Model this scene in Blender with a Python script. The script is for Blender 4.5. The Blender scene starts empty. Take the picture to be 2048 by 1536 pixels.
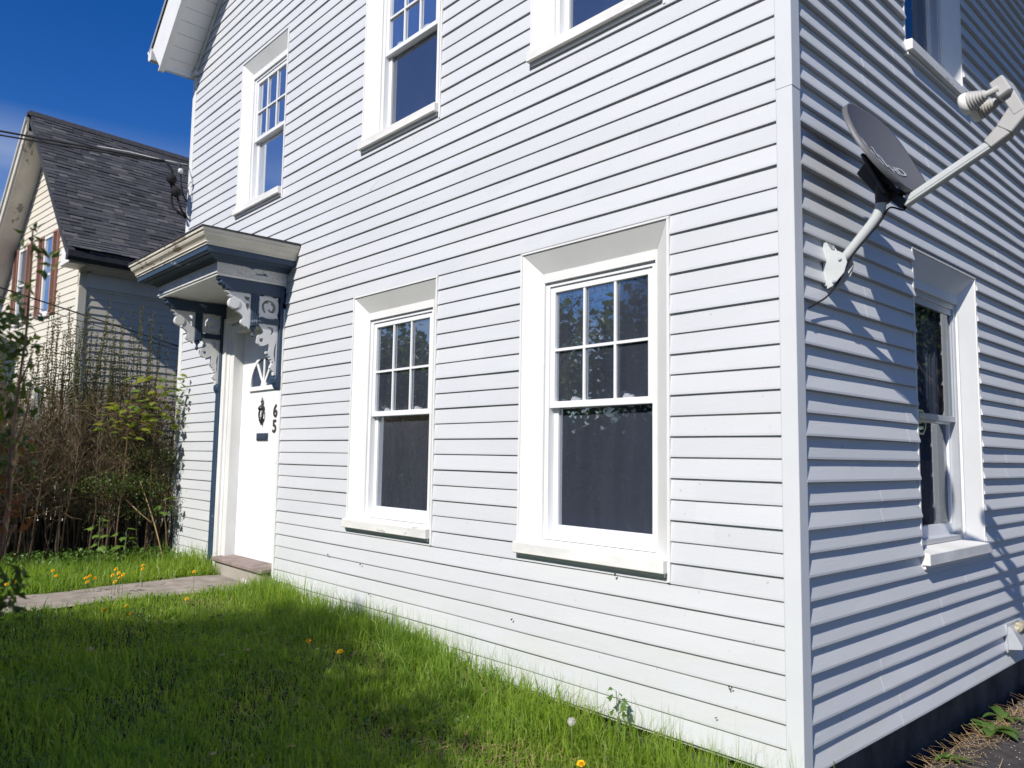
import bpy, math, random
import numpy as np
from math import sin, cos, pi, radians, sqrt, atan2
from mathutils import Vector, Matrix
random.seed(7)
rng = np.random.default_rng(7)
scene = bpy.context.scene
COL = scene.collection

# ------------------------------------------------------------------ camera
cam_d = bpy.data.cameras.new('camera')
cam = bpy.data.objects.new('camera', cam_d)
COL.objects.link(cam)
cam_d.sensor_width = 36.0
cam_d.lens = 27.33
cam_d.clip_start = 0.05
cam_d.clip_end = 3000
CAM = Vector((1.6271, -3.1671, 1.3098))
cam.matrix_world = Matrix.Translation(CAM) @ (
    Matrix.Rotation(radians(47.3876), 4, 'Z') @ Matrix.Rotation(radians(90 + 5.3424), 4, 'X')
    @ Matrix.Rotation(radians(0.9012), 4, 'Z'))
cam_d.dof.use_dof = True
cam_d.dof.focus_distance = 5.2
cam_d.dof.aperture_fstop = 2.8
scene.camera = cam

# ------------------------------------------------------------------ light
SUN = Vector((1.0, -3.5, 3.0)).normalized()          # towards the sun
world = bpy.data.worlds.new('World')
scene.world = world
world.use_nodes = True
wn = world.node_tree
wn.nodes.clear()
w_out = wn.nodes.new('ShaderNodeOutputWorld')
w_bg = wn.nodes.new('ShaderNodeBackground')
w_sky = wn.nodes.new('ShaderNodeTexSky')
w_sky.sky_type = 'NISHITA'
w_sky.sun_disc = False
w_sky.sun_elevation = math.asin(SUN.z)
w_sky.sun_rotation = atan2(SUN.x, SUN.y)
w_sky.altitude = 50
w_sky.air_density = 1.0
w_sky.dust_density = 0.1
w_sky.ozone_density = 4.0
w_bg.inputs['Strength'].default_value = 0.10
w_hs = wn.nodes.new('ShaderNodeHueSaturation')
w_hs.inputs['Saturation'].default_value = 1.36
w_hs.inputs['Hue'].default_value = 0.517
wn.links.new(w_sky.outputs[0], w_hs.inputs['Color'])
# thin fair-weather cloud low in the sky
w_tc = wn.nodes.new('ShaderNodeTexCoord')
w_mp = wn.nodes.new('ShaderNodeMapping')
w_mp.inputs['Scale'].default_value = (2.2, 2.2, 9.0)
wn.links.new(w_tc.outputs['Generated'], w_mp.inputs['Vector'])
w_no = wn.nodes.new('ShaderNodeTexNoise')
w_no.inputs['Scale'].default_value = 1.3
w_no.inputs['Detail'].default_value = 5
wn.links.new(w_mp.outputs[0], w_no.inputs['Vector'])
w_sp = wn.nodes.new('ShaderNodeSeparateXYZ')
wn.links.new(w_tc.outputs['Generated'], w_sp.inputs[0])
w_mr = wn.nodes.new('ShaderNodeMapRange')
w_mr.inputs['From Min'].default_value = 0.36
w_mr.inputs['From Max'].default_value = 0.25
wn.links.new(w_sp.outputs['Z'], w_mr.inputs['Value'])
w_m2 = wn.nodes.new('ShaderNodeMapRange')
w_m2.inputs['From Min'].default_value = 0.36
w_m2.inputs['From Max'].default_value = 0.66
w_m2.inputs['To Max'].default_value = 0.8
wn.links.new(w_no.outputs['Fac'], w_m2.inputs['Value'])
w_mu = wn.nodes.new('ShaderNodeMath')
w_mu.operation = 'MULTIPLY'
wn.links.new(w_mr.outputs[0], w_mu.inputs[0])
wn.links.new(w_m2.outputs[0], w_mu.inputs[1])
w_mx = wn.nodes.new('ShaderNodeMix')
w_mx.data_type = 'RGBA'
w_mx.inputs['B'].default_value = (5.2, 5.8, 6.8, 1)
wn.links.new(w_mu.outputs[0], w_mx.inputs['Factor'])
wn.links.new(w_hs.outputs[0], w_mx.inputs['A'])
wn.links.new(w_mx.outputs['Result'], w_bg.inputs[0])
wn.links.new(w_bg.outputs[0], w_out.inputs[0])
sun_d = bpy.data.lights.new('sun', 'SUN')
sun_d.energy = 5.0
sun_d.angle = radians(0.53)
sun_d.color = (1.0, 0.955, 0.88)
sun = bpy.data.objects.new('sun', sun_d)
COL.objects.link(sun)
sun.location = (6, -20, 18)
sun.rotation_euler = (-SUN).to_track_quat('-Z', 'Y').to_euler()
vs = scene.view_settings
vs.view_transform = 'Standard'
vs.look = 'None'
vs.exposure = 0.20
vs.gamma = 1.0
vs.use_curve_mapping = False
scene.render.resolution_x = 1024
scene.render.resolution_y = 768
scene.render.engine = 'CYCLES'
scene.cycles.max_bounces = 8
scene.cycles.transparent_max_bounces = 16

# ------------------------------------------------------------------ materials
M = {}
def N(nt, t, **kw):
    n = nt.nodes.new(t)
    for k, v in kw.items():
        setattr(n, k, v)
    return n
def new_mat(name):
    m = bpy.data.materials.new(name)
    m.use_nodes = True
    nt = m.node_tree
    nt.nodes.clear()
    out = N(nt, 'ShaderNodeOutputMaterial')
    M[name] = m
    return m, nt, out
def pos(nt, scale=(1, 1, 1), obj=False):
    if obj:
        g = N(nt, 'ShaderNodeTexCoord'); o = g.outputs['Object']
    else:
        g = N(nt, 'ShaderNodeNewGeometry'); o = g.outputs['Position']
    mp = N(nt, 'ShaderNodeMapping')
    mp.inputs['Scale'].default_value = scale
    nt.links.new(o, mp.inputs['Vector'])
    return mp.outputs[0]
def noise(nt, vec, scale, detail=3.0, rough=0.55):
    n = N(nt, 'ShaderNodeTexNoise')
    n.inputs['Scale'].default_value = scale
    n.inputs['Detail'].default_value = detail
    n.inputs['Roughness'].default_value = rough
    nt.links.new(vec, n.inputs['Vector'])
    return n.outputs['Fac']
def ramp(nt, fac, stops, interp='LINEAR'):
    r = N(nt, 'ShaderNodeValToRGB')
    r.color_ramp.interpolation = interp
    els = r.color_ramp.elements
    while len(els) < len(stops):
        els.new(0.5)
    for e, (p, c) in zip(els, stops):
        e.position = p
        e.color = (c, c, c, 1) if isinstance(c, (int, float)) else (*c, 1)
    nt.links.new(fac, r.inputs['Fac'])
    return r.outputs['Color']
def mixc(nt, fac, a, b, mode='MIX'):
    m = N(nt, 'ShaderNodeMix', data_type='RGBA', blend_type=mode)
    for sock, v in ((m.inputs['Factor'], fac), (m.inputs['A'], a), (m.inputs['B'], b)):
        if isinstance(v, (int, float)):
            sock.default_value = v
        elif isinstance(v, tuple):
            sock.default_value = (*v, 1) if len(v) == 3 else v
        else:
            nt.links.new(v, sock)
    return m.outputs['Result']
def bump(nt, h, strength=0.3, dist=0.01, nrm=None):
    b = N(nt, 'ShaderNodeBump')
    b.inputs['Strength'].default_value = strength
    b.inputs['Distance'].default_value = dist
    nt.links.new(h, b.inputs['Height'])
    if nrm is not None:
        nt.links.new(nrm, b.inputs['Normal'])
    return b.outputs['Normal']
def principled(nt, out, color, rough=0.5, spec=0.4, normal=None, metal=0.0):
    p = N(nt, 'ShaderNodeBsdfPrincipled')
    for k, v in (('Base Color', color), ('Roughness', rough), ('Specular IOR Level', spec), ('Metallic', metal)):
        if isinstance(v, tuple):
            p.inputs[k].default_value = (*v, 1)
        elif isinstance(v, (int, float)):
            p.inputs[k].default_value = v
        else:
            nt.links.new(v, p.inputs[k])
    if normal is not None:
        nt.links.new(normal, p.inputs['Normal'])
    nt.links.new(p.outputs[0], out.inputs['Surface'])
    return p

def simple(name, c, rough=0.55, spec=0.4, var=0.12, scale=6.0, bs=0.15, bscale=60.0, bd=0.002, metal=0.0, aniso=(1, 1, 1), obj=False):
    m, nt, out = new_mat(name)
    v = pos(nt, aniso, obj)
    n1 = noise(nt, v, scale, 4)
    lo = tuple(x * (1 - var) for x in c); hi = tuple(min(1, x * (1 + var)) for x in c)
    col = ramp(nt, n1, [(0.3, lo), (0.7, hi)])
    nb = noise(nt, v, bscale, 3)
    nr = bump(nt, nb, bs, bd)
    principled(nt, out, col, rough, spec, nr, metal)
    return m

def rand_fac(nt):
    g = N(nt, 'ShaderNodeNewGeometry')
    o = N(nt, 'ShaderNodeObjectInfo')
    a = N(nt, 'ShaderNodeMath', operation='ADD')
    nt.links.new(g.outputs['Random Per Island'], a.inputs[0]); nt.links.new(o.outputs['Random'], a.inputs[1])
    f = N(nt, 'ShaderNodeMath', operation='FRACT')
    nt.links.new(a.outputs[0], f.inputs[0])
    return f.outputs[0]

def siding_mat(name, c, stain=True):
    m, nt, out = new_mat(name)
    grain = noise(nt, pos(nt, (5, 5, 110)), 1.6, 5, 0.62)
    fine = noise(nt, pos(nt, (26, 26, 420)), 1.0, 3, 0.6)
    big = noise(nt, pos(nt, (0.5, 0.5, 1.3)), 1.4, 3)
    mid = noise(nt, pos(nt, (1.2, 1.2, 9.84)), 1.0, 2)
    col = ramp(nt, big, [(0.3, tuple(x * 0.95 for x in c)), (0.7, tuple(min(1, x * 1.025) for x in c))])
    col = mixc(nt, 0.35, col, ramp(nt, mid, [(0.3, (0.93, 0.94, 0.96)), (0.7, (1, 1, 1))]), 'MULTIPLY')
    col = mixc(nt, 0.30, col, ramp(nt, grain, [(0.3, (0.90, 0.90, 0.91)), (0.7, (1, 1, 1))]), 'MULTIPLY')
    if stain:
        geo = N(nt, 'ShaderNodeNewGeometry')
        sp = N(nt, 'ShaderNodeSeparateXYZ')
        nt.links.new(geo.outputs['Position'], sp.inputs[0])
        mr = N(nt, 'ShaderNodeMapRange')
        mr.inputs['From Min'].default_value = 0.75
        mr.inputs['From Max'].default_value = -0.02
        nt.links.new(sp.outputs['Z'], mr.inputs['Value'])
        sn = noise(nt, pos(nt, (1.0, 1.0, 5.0)), 2.2, 5, 0.65)
        sr = ramp(nt, sn, [(0.45, 0.0), (0.72, 1.0)])
        mul = N(nt, 'ShaderNodeMath', operation='MULTIPLY')
        nt.links.new(mr.outputs[0], mul.inputs[0]); nt.links.new(sr, mul.inputs[1])
        mul2 = N(nt, 'ShaderNodeMath', operation='MULTIPLY')
        nt.links.new(mul.outputs[0], mul2.inputs[0]); mul2.inputs[1].default_value = 0.45
        col = mixc(nt, mul2.outputs[0], col, (0.50, 0.50, 0.40))
        drip = noise(nt, pos(nt, (22, 22, 0.55)), 1.0, 3, 0.6)
        col = mixc(nt, ramp(nt, drip, [(0.62, 0.0), (0.8, 0.22)]), col, (0.52, 0.52, 0.50))
        # wandering dirt films
        col = mixc(nt, ramp(nt, noise(nt, pos(nt, (0.8, 0.8, 2.2)), 1.1, 5, 0.6), [(0.52, 0.0), (0.78, 0.30)]), col, (0.57, 0.57, 0.55))
        # small specks
        sk = noise(nt, pos(nt), 34, 2, 0.4)
        col = mixc(nt, ramp(nt, sk, [(0.735, 0.0), (0.77, 0.45)]), col, (0.30, 0.28, 0.25))
    col = mixc(nt, 1.0, col, ramp(nt, rand_fac(nt), [(0.0, (0.955, 0.957, 0.962)), (1.0, (1.0, 1.0, 1.0))]), 'MULTIPLY')
    nr = bump(nt, grain, 0.55, 0.0016)
    nr = bump(nt, fine, 0.35, 0.0007, nr)
    principled(nt, out, col, 0.46, 0.38, nr)
    return m

def peel_mat(name, paint, under, amount, scale=9.0, aniso=(1, 1, 3), under2=None, crack=0.0, rough=0.5):
    m, nt, out = new_mat(name)
    v = pos(nt, aniso)
    a = noise(nt, v, scale, 6, 0.68)
    b = noise(nt, v, scale * 0.23, 3, 0.5)
    add = N(nt, 'ShaderNodeMath', operation='ADD')
    nt.links.new(a, add.inputs[0]); nt.links.new(b, add.inputs[1])
    hf = N(nt, 'ShaderNodeMath', operation='MULTIPLY')
    nt.links.new(add.outputs[0], hf.inputs[0]); hf.inputs[1].default_value = 0.5
    th = 0.68 - 0.26 * amount
    mask = ramp(nt, hf.outputs[0], [(th, 0.0), (th + 0.018, 1.0)])
    tone = noise(nt, v, scale * 0.5, 4)
    pc = ramp(nt, tone, [(0.3, tuple(x * 0.84 for x in paint)), (0.7, tuple(min(1, x * 1.08) for x in paint))])
    uc = ramp(nt, tone, [(0.35, tuple(x * 0.7 for x in (under2 or under))), (0.6, under)])
    col = mixc(nt, mask, pc, uc)
    h = mask
    if crack > 0:
        vo = N(nt, 'ShaderNodeTexVoronoi', feature='DISTANCE_TO_EDGE')
        vo.inputs['Scale'].default_value = 26
        nt.links.new(v, vo.inputs['Vector'])
        cm = ramp(nt, vo.outputs['Distance'], [(0.0, 1.0), (0.045, 0.0)])
        sel = ramp(nt, b, [(0.42, 0.0), (0.62, crack)])
        mm = N(nt, 'ShaderNodeMath', operation='MULTIPLY')
        nt.links.new(cm, mm.inputs[0]); nt.links.new(sel, mm.inputs[1])
        col = mixc(nt, mm.outputs[0], col, tuple(x * 0.35 for x in under))
    inv = N(nt, 'ShaderNodeInvert')
    nt.links.new(h, inv.inputs['Color'])
    nr = bump(nt, inv.outputs[0], 0.5, 0.0015)
    nr = bump(nt, a, 0.15, 0.002, nr)
    principled(nt, out, col, rough, 0.4, nr)
    return m

def leaf_mat(name, cols, trans=0.35, rough=0.45, patch=None, pscale=0.7):
    m, nt, out = new_mat(name)
    f = rand_fac(nt)
    k = len(cols)
    col = ramp(nt, f, [((i + 0.5) / k, c) for i, c in enumerate(cols)])
    if patch:
        pn = noise(nt, pos(nt), pscale, 3)
        col = mixc(nt, ramp(nt, pn, [(0.40, 0.0), (0.62, 0.75)]), col, patch)
    p = N(nt, 'ShaderNodeBsdfPrincipled')
    p.inputs['Roughness'].default_value = rough
    p.inputs['Specular IOR Level'].default_value = 0.35
    nt.links.new(col, p.inputs['Base Color'])
    t = N(nt, 'ShaderNodeBsdfTranslucent')
    tc = mixc(nt, 1.0, col, (1.55, 1.6, 0.6), 'MULTIPLY')
    nt.links.new(tc, t.inputs['Color'])
    mx = N(nt, 'ShaderNodeMixShader')
    mx.inputs[0].default_value = trans
    nt.links.new(p.outputs[0], mx.inputs[1]); nt.links.new(t.outputs[0], mx.inputs[2])
    nt.links.new(mx.outputs[0], out.inputs['Surface'])
    return m

def glass_mat(name, boost=1.0, dirt=0.0, haze=0.05, tint=(0.86, 0.9, 0.93), wav=0.02):
    m, nt, out = new_mat(name)
    tr = N(nt, 'ShaderNodeBsdfTransparent')
    tr.inputs['Color'].default_value = (*tint, 1)
    gl = N(nt, 'ShaderNodeBsdfGlossy')
    gl.inputs['Roughness'].default_value = 0.0
    gl.inputs['Color'].default_value = (0.92, 0.96, 1.0, 1)
    wn_ = noise(nt, pos(nt, (1, 1, 0.6)), 2.6, 2)
    nr = bump(nt, wn_, wav, 0.03)
    nt.links.new(nr, gl.inputs['Normal'])
    fr = N(nt, 'ShaderNodeFresnel')
    fr.inputs['IOR'].default_value = 1.52
    mu = N(nt, 'ShaderNodeMath', operation='MULTIPLY', use_clamp=True)
    nt.links.new(fr.outputs[0], mu.inputs[0]); mu.inputs[1].default_value = boost
    mx = N(nt, 'ShaderNodeMixShader')
    nt.links.new(mu.outputs[0], mx.inputs[0])
    nt.links.new(tr.outputs[0], mx.inputs[1]); nt.links.new(gl.outputs[0], mx.inputs[2])
    res = mx.outputs[0]
    if True:
        s1 = noise(nt, pos(nt, (16, 16, 2.2)), 1.0, 5, 0.7)
        s2 = noise(nt, pos(nt, (1, 1, 1)), 55, 3, 0.6)
        r1 = ramp(nt, s1, [(0.40, haze), (0.78, haze + dirt)])
        r2 = ramp(nt, s2, [(0.60, 0.0), (0.70, dirt * 1.6)])
        ad = N(nt, 'ShaderNodeMath', operation='ADD', use_clamp=True)
        nt.links.new(r1, ad.inputs[0]); nt.links.new(r2, ad.inputs[1])
        df = N(nt, 'ShaderNodeBsdfDiffuse')
        df.inputs['Color'].default_value = (0.36, 0.41, 0.52, 1)
        m2 = N(nt, 'ShaderNodeMixShader')
        nt.links.new(ad.outputs[0], m2.inputs[0])
        nt.links.new(res, m2.inputs[1]); nt.links.new(df.outputs[0], m2.inputs[2])
        res = m2.outputs[0]
    nt.links.new(res, out.inputs['Surface'])
    return m

siding_mat('siding', (0.598, 0.608, 0.622))
siding_mat('cream', (0.70, 0.65, 0.54), stain=False)
simple('trim', (0.70, 0.697, 0.68), 0.42, 0.4, 0.045, 3.0, 0.12, 40, 0.0015)
simple('post', (0.60, 0.615, 0.63), 0.46, 0.4, 0.03, 4.0, 0.3, 260, 0.0006)
simple('vinyl', (0.73, 0.735, 0.74), 0.32, 0.5, 0.03, 3.0, 0.05, 30, 0.001)
peel_mat('sill_paint', (0.74, 0.73, 0.70), (0.42, 0.39, 0.35), 0.26, 7.0, (1, 1, 3))
peel_mat('blue_paint', (0.030, 0.056, 0.098), (0.20, 0.24, 0.29), 0.24, 9.0, (1, 1, 3))
peel_mat('crown_paint', (0.64, 0.60, 0.50), (0.30, 0.25, 0.18), 0.50, 6.0, (1, 1, 4), crack=0.8)
peel_mat('frieze_paint', (0.66, 0.65, 0.61), (0.045, 0.08, 0.14), 0.25, 8.0, (1, 1, 3), crack=0.9)
peel_mat('casing_paint', (0.74, 0.735, 0.715), (0.33, 0.25, 0.18), 0.22, 4.0, (2, 2, 0.7))
simple('scroll_paint', (0.64, 0.64, 0.635), 0.5, 0.4, 0.06, 12, 0.2, 50, 0.002)
simple('door_paint', (0.78, 0.79, 0.80), 0.35, 0.5, 0.03, 2.0, 0.1, 14, 0.002)
simple('black_metal', (0.020, 0.020, 0.023), 0.4, 0.5, 0.2, 20)
simple('slot_metal', (0.035, 0.05, 0.085), 0.3, 0.6, 0.2, 20)
simple('bronze', (0.05, 0.045, 0.042), 0.35, 0.6, 0.2, 20)
simple('threshold', (0.235, 0.185, 0.168), 0.7, 0.3, 0.25, 9, 0.5, 30, 0.006)
peel_mat('stone', (0.36, 0.33, 0.29), (0.62, 0.60, 0.56), 0.42, 6.0, (1, 1, 1.4), rough=0.85)
simple('foundation', (0.085, 0.08, 0.078), 0.9, 0.2, 0.4, 5, 0.8, 18, 0.02)
simple('interior', (0.055, 0.052, 0.055), 0.9, 0.1, 0.2, 2)
simple('curtain', (0.30, 0.30, 0.30), 0.9, 0.1, 0.05, 4)
simple('aluminium', (0.52, 0.54, 0.57), 0.35, 0.5, 0.06, 5, metal=0.35)
simple('soffit', (0.72, 0.725, 0.72), 0.5, 0.4, 0.03, 3)
simple('roof_dark', (0.05, 0.05, 0.055), 0.9, 0.2, 0.3, 20, 0.6, 200, 0.004)
simple('dish_grey', (0.105, 0.106, 0.115), 0.48, 0.4, 0.05, 5)
simple('dish_back', (0.03, 0.03, 0.034), 0.5, 0.4, 0.15, 9)
simple('mast_grey', (0.50, 0.52, 0.52), 0.42, 0.5, 0.04, 6)
simple('lnb_grey', (0.42, 0.415, 0.40), 0.5, 0.4, 0.07, 12)
simple('lnb_cap', (0.72, 0.71, 0.68), 0.4, 0.4, 0.05, 12)
simple('lettering', (0.36, 0.37, 0.39), 0.5, 0.4, 0.03, 5)
simple('cable_black', (0.014, 0.014, 0.016), 0.8, 0.2, 0.2, 30)
simple('wire_grey', (0.38, 0.38, 0.38), 0.5, 0.4, 0.1, 30)
simple('sticker_yellow', (0.78, 0.70, 0.30), 0.5, 0.4, 0.05, 30)
simple('shutter', (0.28, 0.15, 0.11), 0.6, 0.3, 0.1, 6)
peel_mat('nb_trim', (0.60, 0.57, 0.51), (0.26, 0.24, 0.22), 0.30, 5.0, (1.5, 1.5, 0.8), crack=0.5)
simple('nb_corner', (0.70, 0.66, 0.54), 0.5, 0.4, 0.05, 3)
simple('nb_white', (0.72, 0.71, 0.69), 0.5, 0.4, 0.05, 3)
simple('far_siding', (0.12, 0.15, 0.20), 0.6, 0.3, 0.1, 4, aniso=(1, 1, 6))
simple('concrete', (0.275, 0.24, 0.205), 0.9, 0.2, 0.30, 7, 0.6, 90, 0.006)
simple('asphalt', (0.060, 0.055, 0.056), 0.9, 0.25, 0.35, 14, 0.8, 160, 0.006)
simple('soil', (0.040, 0.042, 0.018), 0.95, 0.1, 0.45, 6, 0.8, 40, 0.02)
simple('earth', (0.06, 0.07, 0.035), 0.95, 0.1, 0.3, 0.3, 0.5, 3, 0.02)
simple('bark', (0.16, 0.115, 0.085), 0.9, 0.2, 0.35, 14, 0.7, 60, 0.01)
simple('twig', (0.20, 0.148, 0.088), 0.8, 0.2, 0.35, 5, 0.3, 80, 0.003)
simple('stem_dark', (0.085, 0.060, 0.042), 0.85, 0.2, 0.4, 7, 0.5, 80, 0.003)
simple('stem_green', (0.12, 0.17, 0.06), 0.6, 0.3, 0.2, 9)
simple('stem_red', (0.19, 0.11, 0.065), 0.6, 0.3, 0.25, 9)
simple('lichen_stone', (0.36, 0.32, 0.23), 0.9, 0.2, 0.4, 22, 0.8, 50, 0.02)
simple('straw', (0.40, 0.27, 0.14), 0.8, 0.2, 0.3, 9)
simple('dry_leaf', (0.34, 0.235, 0.13), 0.8, 0.2, 0.3, 9)
simple('fence_wood', (0.26, 0.17, 0.10), 0.85, 0.2, 0.35, 5, 0.4, 30, 0.005, aniso=(6, 6, 0.6))
simple('pole_wood', (0.15, 0.11, 0.08), 0.9, 0.2, 0.3, 8, aniso=(3, 3, 0.5))
simple('pollen_yellow', (0.80, 0.47, 0.012), 0.6, 0.2, 0.12, 60)
simple('seed_white', (0.72, 0.70, 0.64), 0.9, 0.1, 0.05, 60)
simple('speck', (0.07, 0.055, 0.05), 0.8, 0.2, 0.3, 200)
leaf_mat('grass', [(0.15, 0.235, 0.026), (0.21, 0.33, 0.036), (0.27, 0.39, 0.045), (0.19, 0.31, 0.040), (0.34, 0.40, 0.095)], 0.5, 0.42, patch=(0.19, 0.31, 0.055), pscale=1.3)
leaf_mat('hedge_leaf', [(0.045, 0.085, 0.020), (0.07, 0.115, 0.025), (0.10, 0.13, 0.03), (0.085, 0.085, 0.03)], 0.25, 0.38)
leaf_mat('shoot_leaf', [(0.060, 0.085, 0.022), (0.095, 0.115, 0.030), (0.13, 0.12, 0.035)], 0.3, 0.4)
leaf_mat('dead_leaf', [(0.19, 0.12, 0.06), (0.13, 0.085, 0.045), (0.24, 0.16, 0.085)], 0.15, 0.6)
leaf_mat('maple_leaf', [(0.19, 0.24, 0.03), (0.25, 0.25, 0.035), (0.15, 0.23, 0.04)], 0.45, 0.45)
leaf_mat('sap_leaf', [(0.12, 0.21, 0.035), (0.16, 0.25, 0.045)], 0.45, 0.45)
leaf_mat('near_leaf', [(0.060, 0.105, 0.022), (0.10, 0.15, 0.03), (0.045, 0.075, 0.02), (0.13, 0.15, 0.035)], 0.35, 0.4)
leaf_mat('red_leaf', [(0.20, 0.07, 0.03), (0.15, 0.09, 0.03), (0.25, 0.09, 0.04)], 0.35, 0.4)
leaf_mat('weed_leaf', [(0.075, 0.14, 0.032), (0.10, 0.18, 0.042)], 0.3, 0.38)
leaf_mat('tree_leaf', [(0.05, 0.085, 0.022), (0.07, 0.11, 0.03), (0.09, 0.12, 0.03)], 0.3, 0.45)
glass_mat('glass', 0.75, 0.03, 0.085, (0.72, 0.76, 0.84))
glass_mat('glass_screened', 0.30, 0.02, 0.055, (0.60, 0.64, 0.72))
glass_mat('glass_streaked', 0.42, 0.022, 0.060, (0.66, 0.71, 0.80))
glass_mat('glass_dusty', 0.45, 0.025, 0.055, (0.66, 0.71, 0.80))
glass_mat('glass_dark', 0.28, 0.02, 0.012, (0.62, 0.66, 0.72))
def shingle_mat():
    m, nt, out = new_mat('shingle')
    f = rand_fac(nt)
    col = ramp(nt, f, [(0.05, (0.054, 0.057, 0.068)), (0.35, (0.074, 0.074, 0.083)), (0.65, (0.084, 0.087, 0.098)), (0.88, (0.112, 0.109, 0.115)), (0.98, (0.145, 0.14, 0.142))])
    g = noise(nt, pos(nt), 130, 3, 0.7)
    big = noise(nt, pos(nt), 1.1, 4)
    col = mixc(nt, 0.6, col, ramp(nt, g, [(0.3, 0.55), (0.7, 1.25)]), 'MULTIPLY')
    col = mixc(nt, 0.5, col, ramp(nt, big, [(0.3, 0.7), (0.7, 1.2)]), 'MULTIPLY')
    principled(nt, out, col, 0.92, 0.2, bump(nt, g, 0.7, 0.003))
shingle_mat()

# ------------------------------------------------------------------ mesh helpers
class MB:
    def __init__(s):
        s.v = []; s.f = []
    def add(s, vs, fs):
        b = len(s.v)
        s.v += [tuple(p) for p in vs]
        s.f += [tuple(i + b for i in f) for f in fs]
        return s
    def box(s, lo, hi):
        x0, y0, z0 = [min(a, b) for a, b in zip(lo, hi)]
        x1, y1, z1 = [max(a, b) for a, b in zip(lo, hi)]
        return s.add([(x0, y0, z0), (x1, y0, z0), (x1, y1, z0), (x0, y1, z0), (x0, y0, z1), (x1, y0, z1), (x1, y1, z1), (x0, y1, z1)],
                     [(0, 3, 2, 1), (4, 5, 6, 7), (0, 1, 5, 4), (1, 2, 6, 5), (2, 3, 7, 6), (3, 0, 4, 7)])
    def quad(s, a, b, c, d):
        return s.add([a, b, c, d], [(0, 1, 2, 3)])
    def hexa(s, p):            # 8 points: bottom loop 0-3, top loop 4-7
        return s.add(p, [(0, 3, 2, 1), (4, 5, 6, 7), (0, 1, 5, 4), (1, 2, 6, 5), (2, 3, 7, 6), (3, 0, 4, 7)])
    def prism(s, poly, axis, a, b):   # poly of 2D points extruded along axis between a and b
        def P(q, t):
            return {'x': (t, q[0], q[1]), 'y': (q[0], t, q[1]), 'z': (q[0], q[1], t)}[axis]
        n = len(poly)
        vs = [P(q, a) for q in poly] + [P(q, b) for q in poly]
        fs = [tuple(range(n - 1, -1, -1)), tuple(range(n, 2 * n))] + [(i, (i + 1) % n, n + (i + 1) % n, n + i) for i in range(n)]
        return s.add(vs, fs)
    def tube(s, pts, rad, n=8, caps=True):
        pts = [Vector(p) for p in pts]
        if not hasattr(rad, '__len__'):
            rad = [rad] * len(pts)
        base = len(s.v)
        up = None
        for i, p in enumerate(pts):
            if i == 0: t = pts[1] - pts[0]
            elif i == len(pts) - 1: t = pts[-1] - pts[-2]
            else: t = pts[i + 1] - pts[i - 1]
            t.normalize()
            if up is None:
                up = t.orthogonal().normalized()
            else:
                up = (up - t * up.dot(t))
                up = up.normalized() if up.length > 1e-6 else t.orthogonal().normalized()
            side = t.cross(up)
            for k in range(n):
                a = 2 * pi * k / n
                q = p + (up * cos(a) + side * sin(a)) * rad[i]
                s.v.append(tuple(q))
        for i in range(len(pts) - 1):
            for k in range(n):
                s.f.append((base + i * n + k, base + i * n + (k + 1) % n, base + (i + 1) * n + (k + 1) % n, base + (i + 1) * n + k))
        if caps:
            s.f.append(tuple(base + k for k in range(n - 1, -1, -1)))
            e = base + (len(pts) - 1) * n
            s.f.append(tuple(e + k for k in range(n)))
        return s
    def lathe(s, prof, origin, axis, n=16):     # prof: (distance along axis, radius)
        o = Vector(origin); ax = Vector(axis).normalized()
        u = ax.orthogonal().normalized(); w = ax.cross(u)
        base = len(s.v)
        for t, r in prof:
            for k in range(n):
                a = 2 * pi * k / n
                s.v.append(tuple(o + ax * t + (u * cos(a) + w * sin(a)) * r))
        for i in range(len(prof) - 1):
            for k in range(n):
                s.f.append((base + i * n + k, base + i * n + (k + 1) % n, base + (i + 1) * n + (k + 1) % n, base + (i + 1) * n + k))
        s.f.append(tuple(base + k for k in range(n - 1, -1, -1)))
        e = base + (len(prof) - 1) * n
        s.f.append(tuple(e + k for k in range(n)))
        return s
    def map(s, fn):
        s.v = [tuple(fn(p)) for p in s.v]
        return s
    def build(s, name, mat, parent=None, smooth=False, bevel=0.0):
        me = bpy.data.meshes.new(name)
        me.from_pydata(s.v, [], s.f)
        me.update()
        return link(name, me, mat, parent, smooth, bevel)

def link(name, me, mat, parent=None, smooth=False, bevel=0.0):
    if mat is not None and len(me.materials) == 0:
        me.materials.append(M[mat] if isinstance(mat, str) else mat)
    o = bpy.data.objects.new(name, me)
    COL.objects.link(o)
    if parent is not None:
        o.parent = parent
    if smooth:
        me.polygons.foreach_set('use_smooth', [True] * len(me.polygons))
    if bevel > 0:
        b = o.modifiers.new('bevel', 'BEVEL')
        b.width = bevel; b.segments = 1; b.limit_method = 'ANGLE'; b.angle_limit = radians(40)
    return o

def fast(name, verts, faces, mat, parent=None, smooth=False):   # numpy arrays, faces (n, k)
    me = bpy.data.meshes.new(name)
    verts = np.ascontiguousarray(verts, np.float32); faces = np.ascontiguousarray(faces, np.int32)
    n, k = faces.shape
    me.vertices.add(len(verts)); me.vertices.foreach_set('co', verts.ravel())
    me.loops.add(n * k); me.loops.foreach_set('vertex_index', faces.ravel())
    me.polygons.add(n)
    me.polygons.foreach_set('loop_start', np.arange(0, n * k, k, dtype=np.int32))
    me.update(calc_edges=True)
    me.validate()
    return link(name, me, mat, parent, smooth)

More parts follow.
